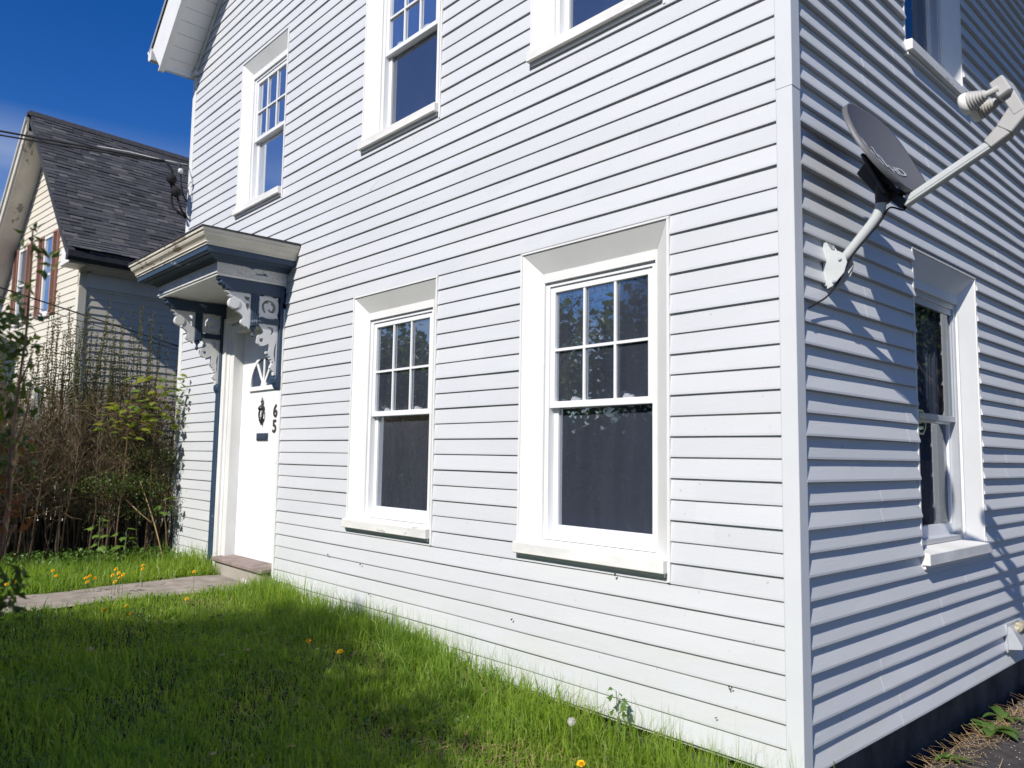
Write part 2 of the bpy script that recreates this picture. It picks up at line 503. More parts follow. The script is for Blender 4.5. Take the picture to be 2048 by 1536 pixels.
def tag(o, label, cat, group=None):
    o['label'] = label; o['category'] = cat
    if group: o['group'] = group
    return o
def empty(name, loc, label, cat, group=None, rz=0.0):
    o = bpy.data.objects.new(name, None)
    COL.objects.link(o)
    o.location = loc; o.rotation_euler = (0, 0, rz)
    o.empty_display_size = 0.1
    return tag(o, label, cat, group)
def structure(o):
    o['kind'] = 'structure'; return o
def stuff(o, label=None, cat=None):
    o['kind'] = 'stuff'
    if label: o['label'] = label
    if cat: o['category'] = cat
    return o

def plate(outlines, thick, mapping):   # 2D outlines (first outer, then holes) -> solid plate via a filled 2D curve
    cu = bpy.data.curves.new('outline', 'CURVE')
    cu.dimensions = '2D'; cu.fill_mode = 'BOTH'; cu.extrude = thick / 2
    for pts in outlines:
        sp = cu.splines.new('POLY')
        sp.points.add(len(pts) - 1)
        for p, q in zip(sp.points, pts):
            p.co = (q[0], q[1], 0, 1)
        sp.use_cyclic_u = True
    ob = bpy.data.objects.new('outline', cu)
    me = bpy.data.meshes.new_from_object(ob)
    mb = MB()
    mb.v = [tuple(mapping(v.co)) for v in me.vertices]
    mb.f = [tuple(p.vertices) for p in me.polygons]
    bpy.data.objects.remove(ob); bpy.data.curves.remove(cu); bpy.data.meshes.remove(me)
    return mb

def smooth_loop(pts, k=4):
    n = len(pts); out = []
    for i in range(n):
        p0, p1, p2, p3 = pts[i - 1], pts[i], pts[(i + 1) % n], pts[(i + 2) % n]
        for j in range(k):
            t = j / k
            out.append(tuple(0.5 * ((2 * b) + (-a + c) * t + (2 * a - 5 * b + 4 * c - d) * t * t + (-a + 3 * b - 3 * c + d) * t ** 3) for a, b, c, d in zip(p0, p1, p2, p3)))
    return out
def circ(cx, cy, r, n=20, ry=None):
    return [(cx + r * cos(2 * pi * i / n), cy + (ry or r) * sin(2 * pi * i / n)) for i in range(n)]

# ------------------------------------------------------------------ ground
def gz(x, y):
    xs = [-40, -7.5, -5.0, -3.0, -1.7, -0.6, 0.15, 0.45, 60]
    zs = [0.14, 0.13, 0.11, 0.045, -0.05, -0.12, -0.16, -0.30, -0.30]
    z = np.interp(x, xs, zs)
    z = np.where((np.asarray(y) > 0.02) & (np.asarray(x) > -0.6), -0.5, z)
    return z + 0.012 * np.sin(1.9 * np.asarray(x) + 0.7) * np.cos(2.3 * np.asarray(y) + 0.4)
def sheet(name, xs, ys, zf, mat):
    X, Y = np.meshgrid(xs, ys)
    Z = zf(X, Y)
    V = np.stack([X.ravel(), Y.ravel(), Z.ravel()], 1)
    nx, ny = len(xs), len(ys)
    i = np.arange(nx - 1)[None] + np.arange(ny - 1)[:, None] * nx
    F = np.stack([i, i + 1, i + 1 + nx, i + nx], -1).reshape(-1, 4)
    return structure(fast(name, V, F, mat, smooth=True))
big = np.concatenate([np.linspace(-900, -60, 12), np.linspace(-50, 50, 21), np.linspace(60, 900, 12)])
sheet('ground', big, big, lambda x, y: 0 * x - 0.62, 'earth')
sheet('lawn', np.linspace(-34, 0.45, 150), np.linspace(-6.6, 14, 90), gz, 'soil')
sheet('driveway', np.linspace(-0.02, 5.2, 20), np.linspace(-6.6, 26, 60), lambda x, y: -0.285 + 0.006 * np.sin(2 * x) * np.cos(1.3 * y), 'asphalt')
PX0, PX1 = -5.80, -5.02
def path_edge(y, s):
    return s + 0.035 * np.sin(3.1 * y + s) + 0.02 * np.sin(8.3 * y + 2 * s)
pv = []; pf = []
ys = np.linspace(-6.6, -0.02, 44)
for y in ys:
    a, b = path_edge(y, PX0), path_edge(y, PX1)
    for t in (0, 0.33, 0.67, 1):
        x = a + (b - a) * t
        pv.append((x, y, float(gz(x, y)) + 0.022))
for i in range(len(ys) - 1):
    for k in range(3):
        j = i * 4 + k
        pf.append((j, j + 1, j + 5, j + 4))
structure(fast('path', np.array(pv), np.array(pf), 'concrete', smooth=True))
sheet('road', np.linspace(-60, 60, 30), np.linspace(-14.5, -8.2, 8), lambda x, y: 0 * x - 0.40, 'asphalt')
sheet('pavement', np.linspace(-60, 60, 30), np.linspace(-8.1, -6.6, 4), lambda x, y: 0 * x - 0.27, 'concrete')
sheet('far_verge', np.linspace(-60, 60, 20), np.linspace(-60, -14.6, 12), lambda x, y: 0 * x - 0.27, 'soil')

# ------------------------------------------------------------------ the white house
house = empty('white_house', (0, 0, 0), 'white clapboard house with blue door hood and number 65', 'house')
E4 = 0.1016
XL = -7.43                      # left corner of the front wall
DEPTH = 9.0
FW = [  # front windows: a0, a1, z0, z1
    (-1.745, -0.665, 0.735, 2.52, 'low', 'glass_streaked'), (-3.665, -2.585, 0.735, 2.525, 'low', 'glass_streaked'),
    (-6.040, -5.010, 3.69, 5.33, 'up', 'glass'), (-3.628, -2.607, 3.69, 5.33, 'up', 'glass_screened'), (-1.690, -0.682, 3.69, 5.33, 'up', 'glass_screened')]
SW = [(1.375, 2.44, 0.735, 2.51, 'side', 'glass_dark'), (1.37, 2.35, 3.65, 5.33, 'side', 'glass_dark')]
DOOR = (-6.225, -4.846, -0.2, 2.93)
def roof_soff(x):               # underside line of the front rake on the wall
    return 5.79 + 0.92 * (min(x, -7.36 - x + 0.0) + 7.36)
def front(a, n, z): return (a, 0.011 - n, z)
def side(a, n, z): return (n - 0.024, a, z)

def backing(name, a0, a1, z0, z1, holes, fn, extra=None):
    As = sorted({a0, a1, *[h[0] for h in holes], *[h[1] for h in holes]})
    Zs = sorted({z0, z1, *[h[2] for h in holes], *[h[3] for h in holes]})
    As = [a for a in As if a0 <= a <= a1]; Zs = [z for z in Zs if z0 <= z <= z1]
    mb = MB()
    for i in range(len(As) - 1):
        for j in range(len(Zs) - 1):
            ca, cz = (As[i] + As[i + 1]) / 2, (Zs[j] + Zs[j + 1]) / 2
            if any(h[0] < ca < h[1] and h[2] < cz < h[3] for h in holes):
                continue
            for n in (-0.004, -0.14):
                mb.quad(fn(As[i], n, Zs[j]), fn(As[i + 1], n, Zs[j]), fn(As[i + 1], n, Zs[j + 1]), fn(As[i], n, Zs[j + 1]))
    if extra:
        for n in (-0.004, -0.14):
            mb.add([fn(p[0], n, p[1]) for p in extra], [tuple(range(len(extra)))])
    return mb.build(name, 'siding', house)
inset = 0.03
fh = [(w[0] + inset, w[1] - inset, w[2] + 0.06, w[3] - inset) for w in FW] + [(-5.99, -4.855, -0.3, 2.55)]
sh = [(w[0] + inset, w[1] - inset, w[2] + 0.06, w[3] - inset) for w in SW]
front_wall = backing('front_wall', XL + 0.02, -0.02, -0.02, 5.70, fh, front, [(XL + 0.02, 5.70), (-0.02, 5.70), (-0.45, 6.0), (-3.68, 8.95), (-6.95, 6.0)])
side_wall = backing('side_wall', 0.02, DEPTH, -0.02, 5.75, sh, side)
mb = MB()
mb.box((XL + 0.02, 0.16, 0), (XL + 0.16, DEPTH, 5.75)); mb.box((XL + 0.02, DEPTH - 0.1, 0), (-0.02, DEPTH, 5.75))
mb.build('rear_wall', 'siding', house)
mb = MB()
mb.box((XL + 0.2, 3.1, 0.28), (-0.2, 3.2, 5.7)); mb.box((-2.3, 0.25, 0.28), (-2.2, 3.0, 5.7)); mb.box((-4.45, 0.25, 0.28), (-4.35, 3.0, 5.7))
mb.box((XL + 0.17, 0.2, 0.2), (-0.15, 8.8, 0.27)); mb.box((XL + 0.17, 0.2, 2.85), (-0.15, 8.8, 3.05)); mb.box((XL + 0.17, 0.2, 5.6), (-0.15, 8.8, 5.69))
mb.build('interior_wall', 'interior', house)
fm = MB()
fm.box((XL + 0.03, 0.09, -0.6), (-0.13, DEPTH - 0.03, -0.022))
fm.build('foundation', 'foundation', house)

# --- clapboards -------------------------------------------------------------
boards = []      # (weight, mb, wall)
def clap(fn, k, z0, z1, al0, ar0, al1, ar1, wall, thick, in_view, dz=0.0):
    """one board: course k, between heights z0..z1; left/right ends at the bottom (al0, ar0) and the top (al1, ar1)"""
    zb, zt = k * E4, (k + 1) * E4
    L = ar0 - al0
    if L < 0.015 or z1 - z0 < 0.006:
        return
    ns = max(1, min(9, int(L / 0.42) + 1))
    full = abs(z0 - zb) < 1e-4
    sag = 0.6 + 1.3 * ((k * 0.618) % 1); ph = k * 2.7
    mb = MB()
    for i in range(ns + 1):
        t = i / ns
        a0 = al0 + (ar0 - al0) * t; a1 = al1 + (ar1 - al1) * t
        wob = 0.0011 * sin(a0 * sag * 2.3 + ph) + 0.0005 * sin(a0 * 9.1 + k)
        nb = (thick + wob) * (zt - z0) / E4 + dz
        ntp = 0.0012 + thick * (zt - z1) / E4 + dz * 0.6
        zw = 0.0006 * sin(a0 * 3.3 + k * 1.7)
        cur = (z1 - z0) * 0.10
        mb.v += [fn(a0, -0.003, z0 + zw), fn(a0, nb, z0 + zw), fn(a0 + (a1 - a0) * 0.1, nb * 0.985, z0 + zw + cur), fn(a1, ntp, z1 + 0.004)]
    for i in range(ns):
        b = i * 4
        for j in range(3):
            mb.f.append((b + j, b + 4 + j, b + 5 + j, b + 1 + j))
    mb.f.append((0, 1, 2, 3)); e = ns * 4
    mb.f.append((e + 3, e + 2, e + 1, e))
    c = Vector(fn((al0 + ar0) / 2, 0, (z0 + z1) / 2))
    wgt = L * (z1 - z0) / max(1.0, (c - CAM).length) ** 2
    boards.append((wgt if in_view else 0.0, mb, wall))

def course(fn, k, a_lo, a_hi, holes, wall, lim=None, seams=None, view=None):
    zb, zt = k * E4, (k + 1) * E4
    thick = (0.0140 if k % 2 == 0 else 0.0112) * (2.15 if fn is side else 1.0)
    def emit(z0, z1, a0, a1):
        segs = [a0] + [s for s in (seams or []) if a0 + 0.12 < s < a1 - 0.12] + [a1]
        for q in range(len(segs) - 1):
            s0, s1 = segs[q], segs[q + 1]
            l0, l1, r0, r1 = s0, s0, s1, s1
            if lim:
                l0 = max(l0, lim(z0)[0]); l1 = max(l1, lim(z1)[0]); r0 = min(r0, lim(z0)[1]); r1 = min(r1, lim(z1)[1])
                if r0 - l0 < 0.02 or r1 - l1 < 0.005: continue
            clap(fn, k, z0, z1, l0, r0, l1, r1, wall, thick, view((s0, s1), (z0 + z1) / 2), 0.0008 * (q % 2))
    cuts = sorted({a_lo, a_hi, *[h[0] for h in holes if h[2] < zt and h[3] > zb], *[h[1] for h in holes if h[2] < zt and h[3] > zb]})
    cuts = [c for c in cuts if a_lo <= c <= a_hi]
    run = None
    for i in range(len(cuts) - 1):
        c0, c1 = cuts[i], cuts[i + 1]
        ca = (c0 + c1) / 2
        h = [q for q in holes if q[0] < ca < q[1] and q[2] < zt and q[3] > zb]
        if not h:
            emit(zb, zt, c0, c1)
        else:
            q = h[0]
            if q[2] > zb + 0.008: emit(zb, q[2], c0, c1)
            if q[3] < zt - 0.008: emit(q[3], zt, c0, c1)
fholes = [(w[0] - 0.001, w[1] + 0.001, w[2] + 0.005, w[3] + 0.004) for w in FW] + [DOOR]
sholes = [(w[0] - 0.001, w[1] + 0.001, w[2] + 0.005, w[3] + 0.004) for w in SW]
def f_lim(z):
    if z < 5.79: return (XL, 0.0)
    d = (z - 5.79) / 0.92
    return (-7.36 + d, 0.0 - d)
def f_view(a, z): return z < 3.25 + 0.47 * (-a[0]) + 0.25
def s_view(a, z): return z < 3.5 + 0.38 * a[1] and a[0] < 4.2
panel_seams = {}
for k in range(0, 90):
    p = k // 2
    if p not in panel_seams:
        o = random.uniform(0.3, 3.4)
        panel_seams[p] = ([-o, -o - 3.66], [random.uniform(0.6, 3.4)])
    sf, ss = panel_seams[p]
    course(front, k, XL + 0.068, -0.0712, fholes, front_wall, f_lim if k > 55 else None, sf, f_view)
    if k < 57:
        course(side, k, 0.0712, DEPTH, sholes, side_wall, None, ss + [ss[0] + 3.66], s_view)
boards.sort(key=lambda b: -b[0])
for i, (w, mb, wall) in enumerate(boards[:292]):
    if w <= 0: break
    mb.build('clapboard', 'siding', wall)
for wall in (front_wall, side_wall):
    rest = MB()
    for i, (w, mb, wl) in enumerate(boards):
        if wl is wall and (i >= 292 or w <= 0):
            rest.add(mb.v, mb.f)
    if rest.v:
        stuff(rest.build('clapboard_remainder', 'siding', wall))

# --- corner posts -----------------------------------------------------------
def lpost(z0, z1, p, sx=1, x0=0.0):
    w, b = 0.070, 0.05
    poly = [(x0 + sx * p, -p), (x0 + sx * p, w), (x0 + sx * (p - 0.004), w + 0.004), (x0 - sx * b, w + 0.004), (x0 - sx * b, b), (x0 - sx * (w + 0.004), b), (x0 - sx * (w + 0.004), -p + 0.004), (x0 - sx * w, -p)]
    if sx < 0: poly = poly[::-1]
    return MB().prism(poly, 'z', z0, z1)
lpost(-0.02, 3.0, 0.0065).build('corner_post', 'post', house, bevel=0.002)
lpost(2.985, 5.72, 0.0085).build('corner_post', 'post', house, bevel=0.002)
lpost(0.02, 5.72, 0.0085, -1, XL).build('corner_post', 'trim', house, bevel=0.002)
MB().box((XL - 0.03, -0.04, 5.70), (XL + 0.11, 0.05, 5.745)).build('post_cap', 'trim', house)

# --- windows ----------------------------------------------------------------
def ring(mb, fn, a0, a1, z0, z1, w, n0, n1, wb=None, wt=None):
    wb = w if wb is None else wb; wt = w if wt is None else wt
    def bx(p, q, r, s):
        c = [fn(p, n0, r), fn(q, n0, r), fn(q, n1, r), fn(p, n1, r), fn(p, n0, s), fn(q, n0, s), fn(q, n1, s), fn(p, n1, s)]
        mb.hexa(c)
    bx(a0, a0 + w, z0, z1); bx(a1 - w, a1, z0, z1)
    bx(a0 + w, a1 - w, z0, z0 + wb); bx(a0 + w, a1 - w, z1 - wt, z1)
def fbox(mb, fn, a0, a1, n0, n1, z0, z1):
    mb.hexa([fn(a0, n0, z0), fn(a1, n0, z0), fn(a1, n1, z0), fn(a0, n1, z0), fn(a0, n0, z1), fn(a1, n0, z1), fn(a1, n1, z1), fn(a0, n1, z1)])

def window(fn, a0, a1, z0, z1, kind, glass):
    W, D = 0.122, 0.056            # splay width and depth
    zs = z0 + 0.092                # top of the sill
    mb = MB()
    # lip of the channel round the opening
    lip = 0.012
    fbox(mb, fn, a0 - 0.004, a0 + lip, 0.0, 0.019, z0 - 0.005, z1); fbox(mb, fn, a1 - lip, a1 + 0.004, 0.0, 0.019, z0 - 0.02, z1)
    fbox(mb, fn, a0 - 0.004, a1 + 0.004, 0.0, 0.0195, z1 + 0.0005, z1 + lip)
    # splayed boards: left, right, head
    b0, b1, zt = a0 + W, a1 - W, z1 - W
    n0 = 0.014
    for pts in ([(a0 + lip, n0, zs), (b0, -D, zs), (b0, -D, zt), (a0 + lip, n0, z1)],
                [(b1, -D, zs), (a1 - lip, n0, zs), (a1 - lip, n0, z1), (b1, -D, zt)],
                [(b0, -D, zt), (b1, -D, zt), (a1 - lip, n0, z1), (a0 + lip, n0, z1)]):
        q = [fn(*p) for p in pts]
        q2 = [fn(p[0], p[1] - 0.02, p[2]) for p in pts]
        mb.hexa([q[0], q[1], q2[1], q2[0], q[3], q[2], q2[2], q2[3]] if False else [q2[0], q2[1], q2[2], q2[3], q[0], q[1], q[2], q[3]])
    # stop beads, head band
    fbox(mb, fn, b0, b0 + 0.012, -D - 0.05, -D + 0.002, zs, zt); fbox(mb, fn, b1 - 0.012, b1, -D - 0.05, -D + 0.002, zs, zt)
    fbox(mb, fn, b0 + 0.012, b1 - 0.012, -D - 0.05, -D + 0.004, zt - 0.055, zt)
    win = mb.build('window', 'trim', house, bevel=0.0015)
    # sill
    s = MB()
    e0, e1 = a0 + 0.002, a1 - 0.008
    s.hexa([fn(e0, -0.10, z0 + 0.02), fn(e1, -0.10, z0 + 0.02), fn(e1, 0.058, z0 + 0.022), fn(e0, 0.058, z0 + 0.022),
            fn(e0, -0.10, zs + 0.012), fn(e1, -0.10, zs + 0.012), fn(e1, 0.058, zs - 0.006), fn(e0, 0.058, zs - 0.006)])
    s.build('sill', 'sill_paint', win, bevel=0.004)
    s = MB()
    fbox(s, fn, e0 + 0.01, e1 - 0.012, 0.0, 0.030, z0 + 0.002, z0 + 0.0195)
    s.build('sill_apron', 'trim', win)
    f0, f1, fb, ft = b0 + 0.012, b1 - 0.012, zs + 0.012, zt - 0.055
    # vinyl frame
    mb = MB()
    if kind != 'side':
        ring(mb, fn, f0, f1, fb, ft, 0.030, -D - 0.075, -D - 0.012, 0.030, 0.026)
        fbox(mb, fn, f0 + 0.03, f1 - 0.03, -D - 0.075, -D - 0.03, fb + 0.03, fb + 0.044)
    else:
        ring(mb, fn, f0, f1, fb, ft, 0.032, -D - 0.06, -D - 0.012, 0.030, 0.034)
    mb.build('frame', 'vinyl' if kind != 'side' else 'aluminium', win, bevel=0.002)
    i0, i1, ib, it = f0 + 0.030, f1 - 0.030, fb + 0.030, ft - 0.026
    zm = ib + (it - ib) * 0.515 if kind != 'side' else ib + (it - ib) * 0.50
    ny, nl = -D - 0.022, -D - 0.058
    sw = 0.036
    if kind != 'side':
        up = MB(); ring(up, fn, i0, i1, zm - 0.018, it, sw, ny - 0.03, ny, 0.038, 0.036)
        us = up.build('sash', 'vinyl', win, bevel=0.002)
        lo = MB(); ring(lo, fn, i0, i1, ib, zm + 0.016, sw, nl - 0.03, nl, 0.052, 0.03)
        ls = lo.build('sash', 'vinyl', win, bevel=0.002)
        g0, g1, gb, gt = i0 + sw, i1 - sw, zm + 0.020, it - 0.036
        nt_ = 0.016
        us_ = [g0, g0 + (g1 - g0) / 3, g0 + 2 * (g1 - g0) / 3, g1]; zz = [gb, gb + (gt - gb) * 0.47, gt]
        for x in us_[1:3]:
            m = MB(); fbox(m, fn, x - nt_ / 2, x + nt_ / 2, ny - 0.016, ny - 0.004, gb, gt); m.build('muntin', 'vinyl', win)
        m = MB(); fbox(m, fn, g0, g1, ny - 0.0155, ny - 0.0035, zz[1] - nt_ / 2, zz[1] + nt_ / 2); m.build('muntin', 'vinyl', win)
        for i in range(3):
            for j in range(2):
                m = MB(); fbox(m, fn, us_[i], us_[i + 1], ny - 0.024, ny - 0.019, zz[j], zz[j + 1])
                m.build('pane', 'glass_dusty' if kind == 'low' else 'glass', win)
        m = MB(); fbox(m, fn, i0 + sw, i1 - sw, nl - 0.02, nl - 0.015, ib + 0.052, zm - 0.012)
        m.build('pane', glass, win)
        for x in (g0 + (g1 - g0) * 0.24, g0 + (g1 - g0) * 0.80):
            m = MB(); fbox(m, fn, x - 0.035, x + 0.03, ny - 0.022, ny - 0.006, zm + 0.0205, zm + 0.034)
            fbox(m, fn, x - 0.028, x + 0.0, ny - 0.020, ny - 0.008, zm + 0.034, zm + 0.043)
            m.build('sash_lock', 'aluminium', win)
    else:
        i0, i1, ib, it = f0 + 0.032, f1 - 0.032, fb + 0.030, ft - 0.034
        up = MB(); ring(up, fn, i0, i1, zm - 0.016, it, 0.020, ny - 0.02, ny, 0.034, 0.04)
        up.build('sash', 'aluminium', win)
        m = MB(); fbox(m, fn, i0 + 0.02, i1 - 0.02, ny - 0.014, ny - 0.010, zm + 0.018, it - 0.04); m.build('pane', glass, win)
        lo = MB(); ring(lo, fn, i0, i1, ib, zm - 0.01, 0.024, nl - 0.03, nl, 0.07, 0.02)
        lo.build('sash', 'vinyl', win)
        m = MB(); fbox(m, fn, i0 + 0.024, i1 - 0.024, nl - 0.02, nl - 0.016, ib + 0.07, zm - 0.03); m.build('pane', glass, win)
    return win
for w in FW: window(front, *w)
for w in SW: window(side, *w)

# --- roof, rake and eaves ----------------------------------------------------
XC = -3.62
def mir(x, s): return x if s < 0 else 2 * XC - x
for s in (-1, 1):
    mb = MB()
    pl = [(-7.80, 6.05), (-7.47, 5.69), (XC, 5.69 + 0.92 * (XC + 7.47)), (XC, 6.05 + 0.92 * (XC + 7.80))]
    mb.prism([(mir(x, s), z) for x, z in pl], 'y', -0.375, -0.350)
    mb.build('rake_fascia', 'trim', house)
    mb = MB()
    pl = [(-7.485, 5.665), (-7.45, 5.665), (XC, 5.665 + 0.92 * (XC + 7.45)), (XC, 5.70 + 0.92 * (XC + 7.45))]
    mb.prism([(mir(x, s), z) for x, z in pl], 'y', -0.40, -0.34)
    mb.build('rake_moulding', 'trim', house)
    # soffit panels across the rake
    n = 34
    for i in range(n):
        xa = -7.46 + (XC + 7.46) * i / n; xb = -7.46 + (XC + 7.46) * (i + 1) / n - 0.006
        mb = MB()
        za, zb_ = 5.70 + 0.92 * (xa + 7.46), 5.70 + 0.92 * (xb + 7.46)
        mb.hexa([(mir(xa, s), -0.345, za), (mir(xb, s), -0.345, zb_), (mir(xb, s), 0.0, zb_), (mir(xa, s), 0.0, za),
                 (mir(xa, s), -0.345, za + 0.02), (mir(xb, s), -0.345, zb_ + 0.02), (mir(xb, s), 0.0, zb_ + 0.02), (mir(xa, s), 0.0, za + 0.02)])
        if s < 0 and i < 16: mb.build('soffit_panel', 'soffit', house)
        else:
            mb.build('soffit_panel', 'soffit', house) if i < 4 else None
    if True:
        mb = MB()
        pl = [(-7.46, 5.735), (XC, 5.735 + 0.92 * (XC + 7.46)), (XC, 5.80 + 0.92 * (XC + 7.46)), (-7.46, 5.80)]
        mb.prism([(mir(x, s), z) for x, z in pl], 'y', -0.34, -0.01)
        mb.build('soffit_backing', 'soffit', house)
    # J trim where the soffit meets the siding
    mb = MB()
    pl = [(-7.40, 5.735), (XC, 5.735 + 0.92 * (XC + 7.40)), (XC, 5.765 + 0.92 * (XC + 7.40)), (-7.40, 5.765)]
    mb.prism([(mir(x, s), z - 0.03) for x, z in pl], 'y', -0.026, -0.001)
    mb.build('rake_trim', 'trim', house)
    # eave underside, gutter, roof
    mb = MB()
    mb.prism([(mir(x, s), z) for x, z in [(-7.42, 5.685), (-7.47, 5.685), (-7.79, 6.0), (-7.42, 6.03)]], 'y', -0.345, DEPTH)
    mb.build('eave_soffit', 'soffit', house)
    mb = MB()
    gp = [(-7.80, 5.93), (-7.88, 5.93), (-7.91, 5.97), (-7.905, 6.01), (-7.93, 6.05), (-7.945, 6.05), (-7.94, 6.065), (-7.80, 6.065)]
    mb.prism([(mir(x, s), z) for x, z in gp], 'y', -0.39, DEPTH)
    mb.build('gutter', 'trim', house)
    mb = MB()
    rp = [(-7.86, 6.04), (XC, 6.04 + 0.92 * (XC + 7.86)), (XC, 6.075 + 0.92 * (XC + 7.86)), (-7.86, 6.075)]
    mb.prism([(mir(x, s), z) for x, z in rp], 'y', -0.385, DEPTH + 0.3)
    mb.build('roof', 'roof_dark', house)
    mb = MB()
    mb.prism([(mir(x, s), z) for x, z in [(-7.87, 6.028), (XC, 6.028 + 0.92 * (XC + 7.87)), (XC, 6.062 + 0.92 * (XC + 7.87)), (-7.87, 6.062)]], 'y', -0.395, -0.3855)
    mb.build('drip_edge', 'aluminium', house)

# --- door, casing, threshold ---------------------------------------------------
DY = 0.10
mb = MB(); mb.box((-5.91, DY, 0.31), (-4.89, DY + 0.045, 2.50))
door = mb.build('door', 'door_paint', house, bevel=0.003)
fc = (-5.405, 1.945); R0 = 0.27
def half(r, n=20, z=0.0): return [(fc[0] + r * cos(pi * i / n), fc[1] + z + r * sin(pi * i / n)) for i in range(n + 1)]
out = half(R0 + 0.03) + [(fc[0] - R0 - 0.03, fc[1] - 0.035), (fc[0] + R0 + 0.03, fc[1] - 0.035)]
out = half(R0 + 0.03) + [(fc[0] - R0 - 0.05, fc[1]), (fc[0] - R0 - 0.05, fc[1] - 0.04), (fc[0] + R0 + 0.05, fc[1] - 0.04), (fc[0] + R0 + 0.05, fc[1])]
hole = half(R0)[::-1]
plate([out, hole], 0.022, lambda c: (c.x, DY - 0.010 + c.z, c.y)).build('fanlight_frame', 'door_paint', door)
plate([half(R0)], 0.004, lambda c: (c.x, DY - 0.004 + c.z, c.y)).build('pane', 'slot_metal', door)
for a in (55, 90, 125):
    d = (cos(radians(a)), sin(radians(a))); p = (-d[1] * 0.014, d[0] * 0.014)
    q = [(fc[0] + d[0] * 0.02 + p[0], fc[1] + d[1] * 0.02 + p[1]), (fc[0] + d[0] * 0.02 - p[0], fc[1] + d[1] * 0.02 - p[1]),
         (fc[0] + d[0] * R0 - p[0], fc[1] + d[1] * R0 - p[1]), (fc[0] + d[0] * R0 + p[0], fc[1] + d[1] * R0 + p[1])]
    MB().prism(q, 'y', DY - 0.016, DY - 0.007).build('muntin', 'door_paint', door)
plate([half(0.055)], 0.012, lambda c: (c.x, DY - 0.012 + c.z, c.y)).build('fan_hub', 'door_paint', door)
mb = MB()
mb.lathe([(0, 0.004), (0.03, 0.008), (0.045, 0.016), (0.05, 0.006), (0.075, 0.012), (0.09, 0.03), (0.11, 0.037), (0.125, 0.028)], (-5.410, DY - 0.018, 1.835), (0, 0, -1), 12)
mb.tube([(-5.410 + 0.042 * sin(t), DY - 0.024, 1.672 - 0.050 * cos(t)) for t in np.linspace(-2.7, 2.7, 15)], 0.009, 7)
mb.lathe([(0, 0.012), (0.012, 0.022), (0.03, 0.024), (0.05, 0.014), (0.075, 0.004)], (-5.410, DY - 0.018, 1.645), (0, 0, -1), 10)
mb.build('knocker', 'black_metal', door, smooth=True)
mb = MB(); mb.box((-5.515, DY - 0.012, 1.425), (-5.285, DY, 1.495)); mb.box((-5.50, DY - 0.018, 1.438), (-5.30, DY - 0.012, 1.472))
mb.build('mail_slot', 'slot_metal', door, bevel=0.002)
mb = MB(); mb.lathe([(0, 0.028), (0.008, 0.028), (0.012, 0.012), (0.04, 0.014), (0.05, 0.026), (0.065, 0.026), (0.07, 0.015)], (-4.95, DY, 1.22), (0, -1, 0), 14)
mb.build('knob', 'aluminium', door, smooth=True)
mb = MB(); mb.lathe([(0, 0.022), (0.012, 0.020), (0.016, 0.008)], (-4.95, DY, 1.40), (0, -1, 0), 12)
mb.build('deadbolt', 'aluminium', door, smooth=True)
def text_mesh(s, size, mapping, depth=0.004):
    cu = bpy.data.curves.new('txt', 'FONT')
    cu.body = s; cu.size = size; cu.extrude = depth; cu.align_x = 'CENTER'; cu.offset = size * 0.012
    ob = bpy.data.objects.new('txt', cu)
    me = bpy.data.meshes.new_from_object(ob)
    mb = MB(); mb.v = [tuple(mapping(v.co)) for v in me.vertices]; mb.f = [tuple(p.vertices) for p in me.polygons]
    bpy.data.objects.remove(ob); bpy.data.curves.remove(cu); bpy.data.meshes.remove(me)
    return mb
text_mesh('6', 0.165, lambda c: (-5.150 + c.x, DY - 0.006 - c.z, 1.645 + c.y)).build('numeral', 'bronze', door)
text_mesh('5', 0.165, lambda c: (-5.156 + c.x, DY - 0.006 - c.z, 1.503 + c.y)).build('numeral', 'bronze', door)
# jambs, casing, head
mb = MB()
mb.box((-6.00, -0.004, 0.26), (-5.91, DY + 0.05, 2.57)); mb.box((-4.89, -0.004, 0.26), (-4.852, DY + 0.05, 2.57)); mb.box((-5.91, -0.003, 2.50), (-4.89, DY + 0.05, 2.57))
mb.build('door_jamb', 'casing_paint', house, bevel=0.004)
mb = MB()
mb.box((-6.135, -0.028, 0.10), (-6.06, 0.03, 2.66)); mb.box((-6.06, -0.040, 0.10), (-6.035, 0.03, 2.64)); mb.box((-6.035, -0.016, 0.10), (-5.985, 0.03, 2.60))
mb.box((-6.06, -0.027, 2.60), (-4.85, 0.03, 2.66))
mb.build('door_casing', 'casing_paint', house, bevel=0.004)
mb = MB(); mb.box((-6.22, -0.006, 2.66), (-4.85, 0.03, 2.93)); mb.build('door_frieze_panel', 'trim', house)
mb = MB(); mb.box((-4.872, -0.012, 0.02), (-4.842, 0.03, 2.60)); mb.build('casing_strip', 'trim', house, bevel=0.003)
mb = MB(); mb.box((-6.222, -0.045, 0.10), (-6.137, 0.03, 2.80)); mb.build('pilaster', 'blue_paint', house, bevel=0.004)
mb = MB(); mb.box((-4.936, -0.044, 1.93), (-4.850, 0.03, 2.80)); mb.build('pilaster', 'blue_paint', house, bevel=0.004)
mb = MB()
mb.hexa([(-5.985, -0.10, 0.262), (-4.90, -0.10, 0.255), (-4.90, 0.12, 0.262), (-5.985, 0.12, 0.262), (-5.985, -0.095, 0.300), (-4.90, -0.095, 0.292), (-4.90, 0.12, 0.312), (-5.985, 0.12, 0.312)])
mb.build('threshold', 'threshold', house, bevel=0.008)
mb = MB(); mb.box((-5.975, -0.07, -0.1), (-4.91, 0.06, 0.258)); mb.build('door_step', 'stone', house, bevel=0.01)

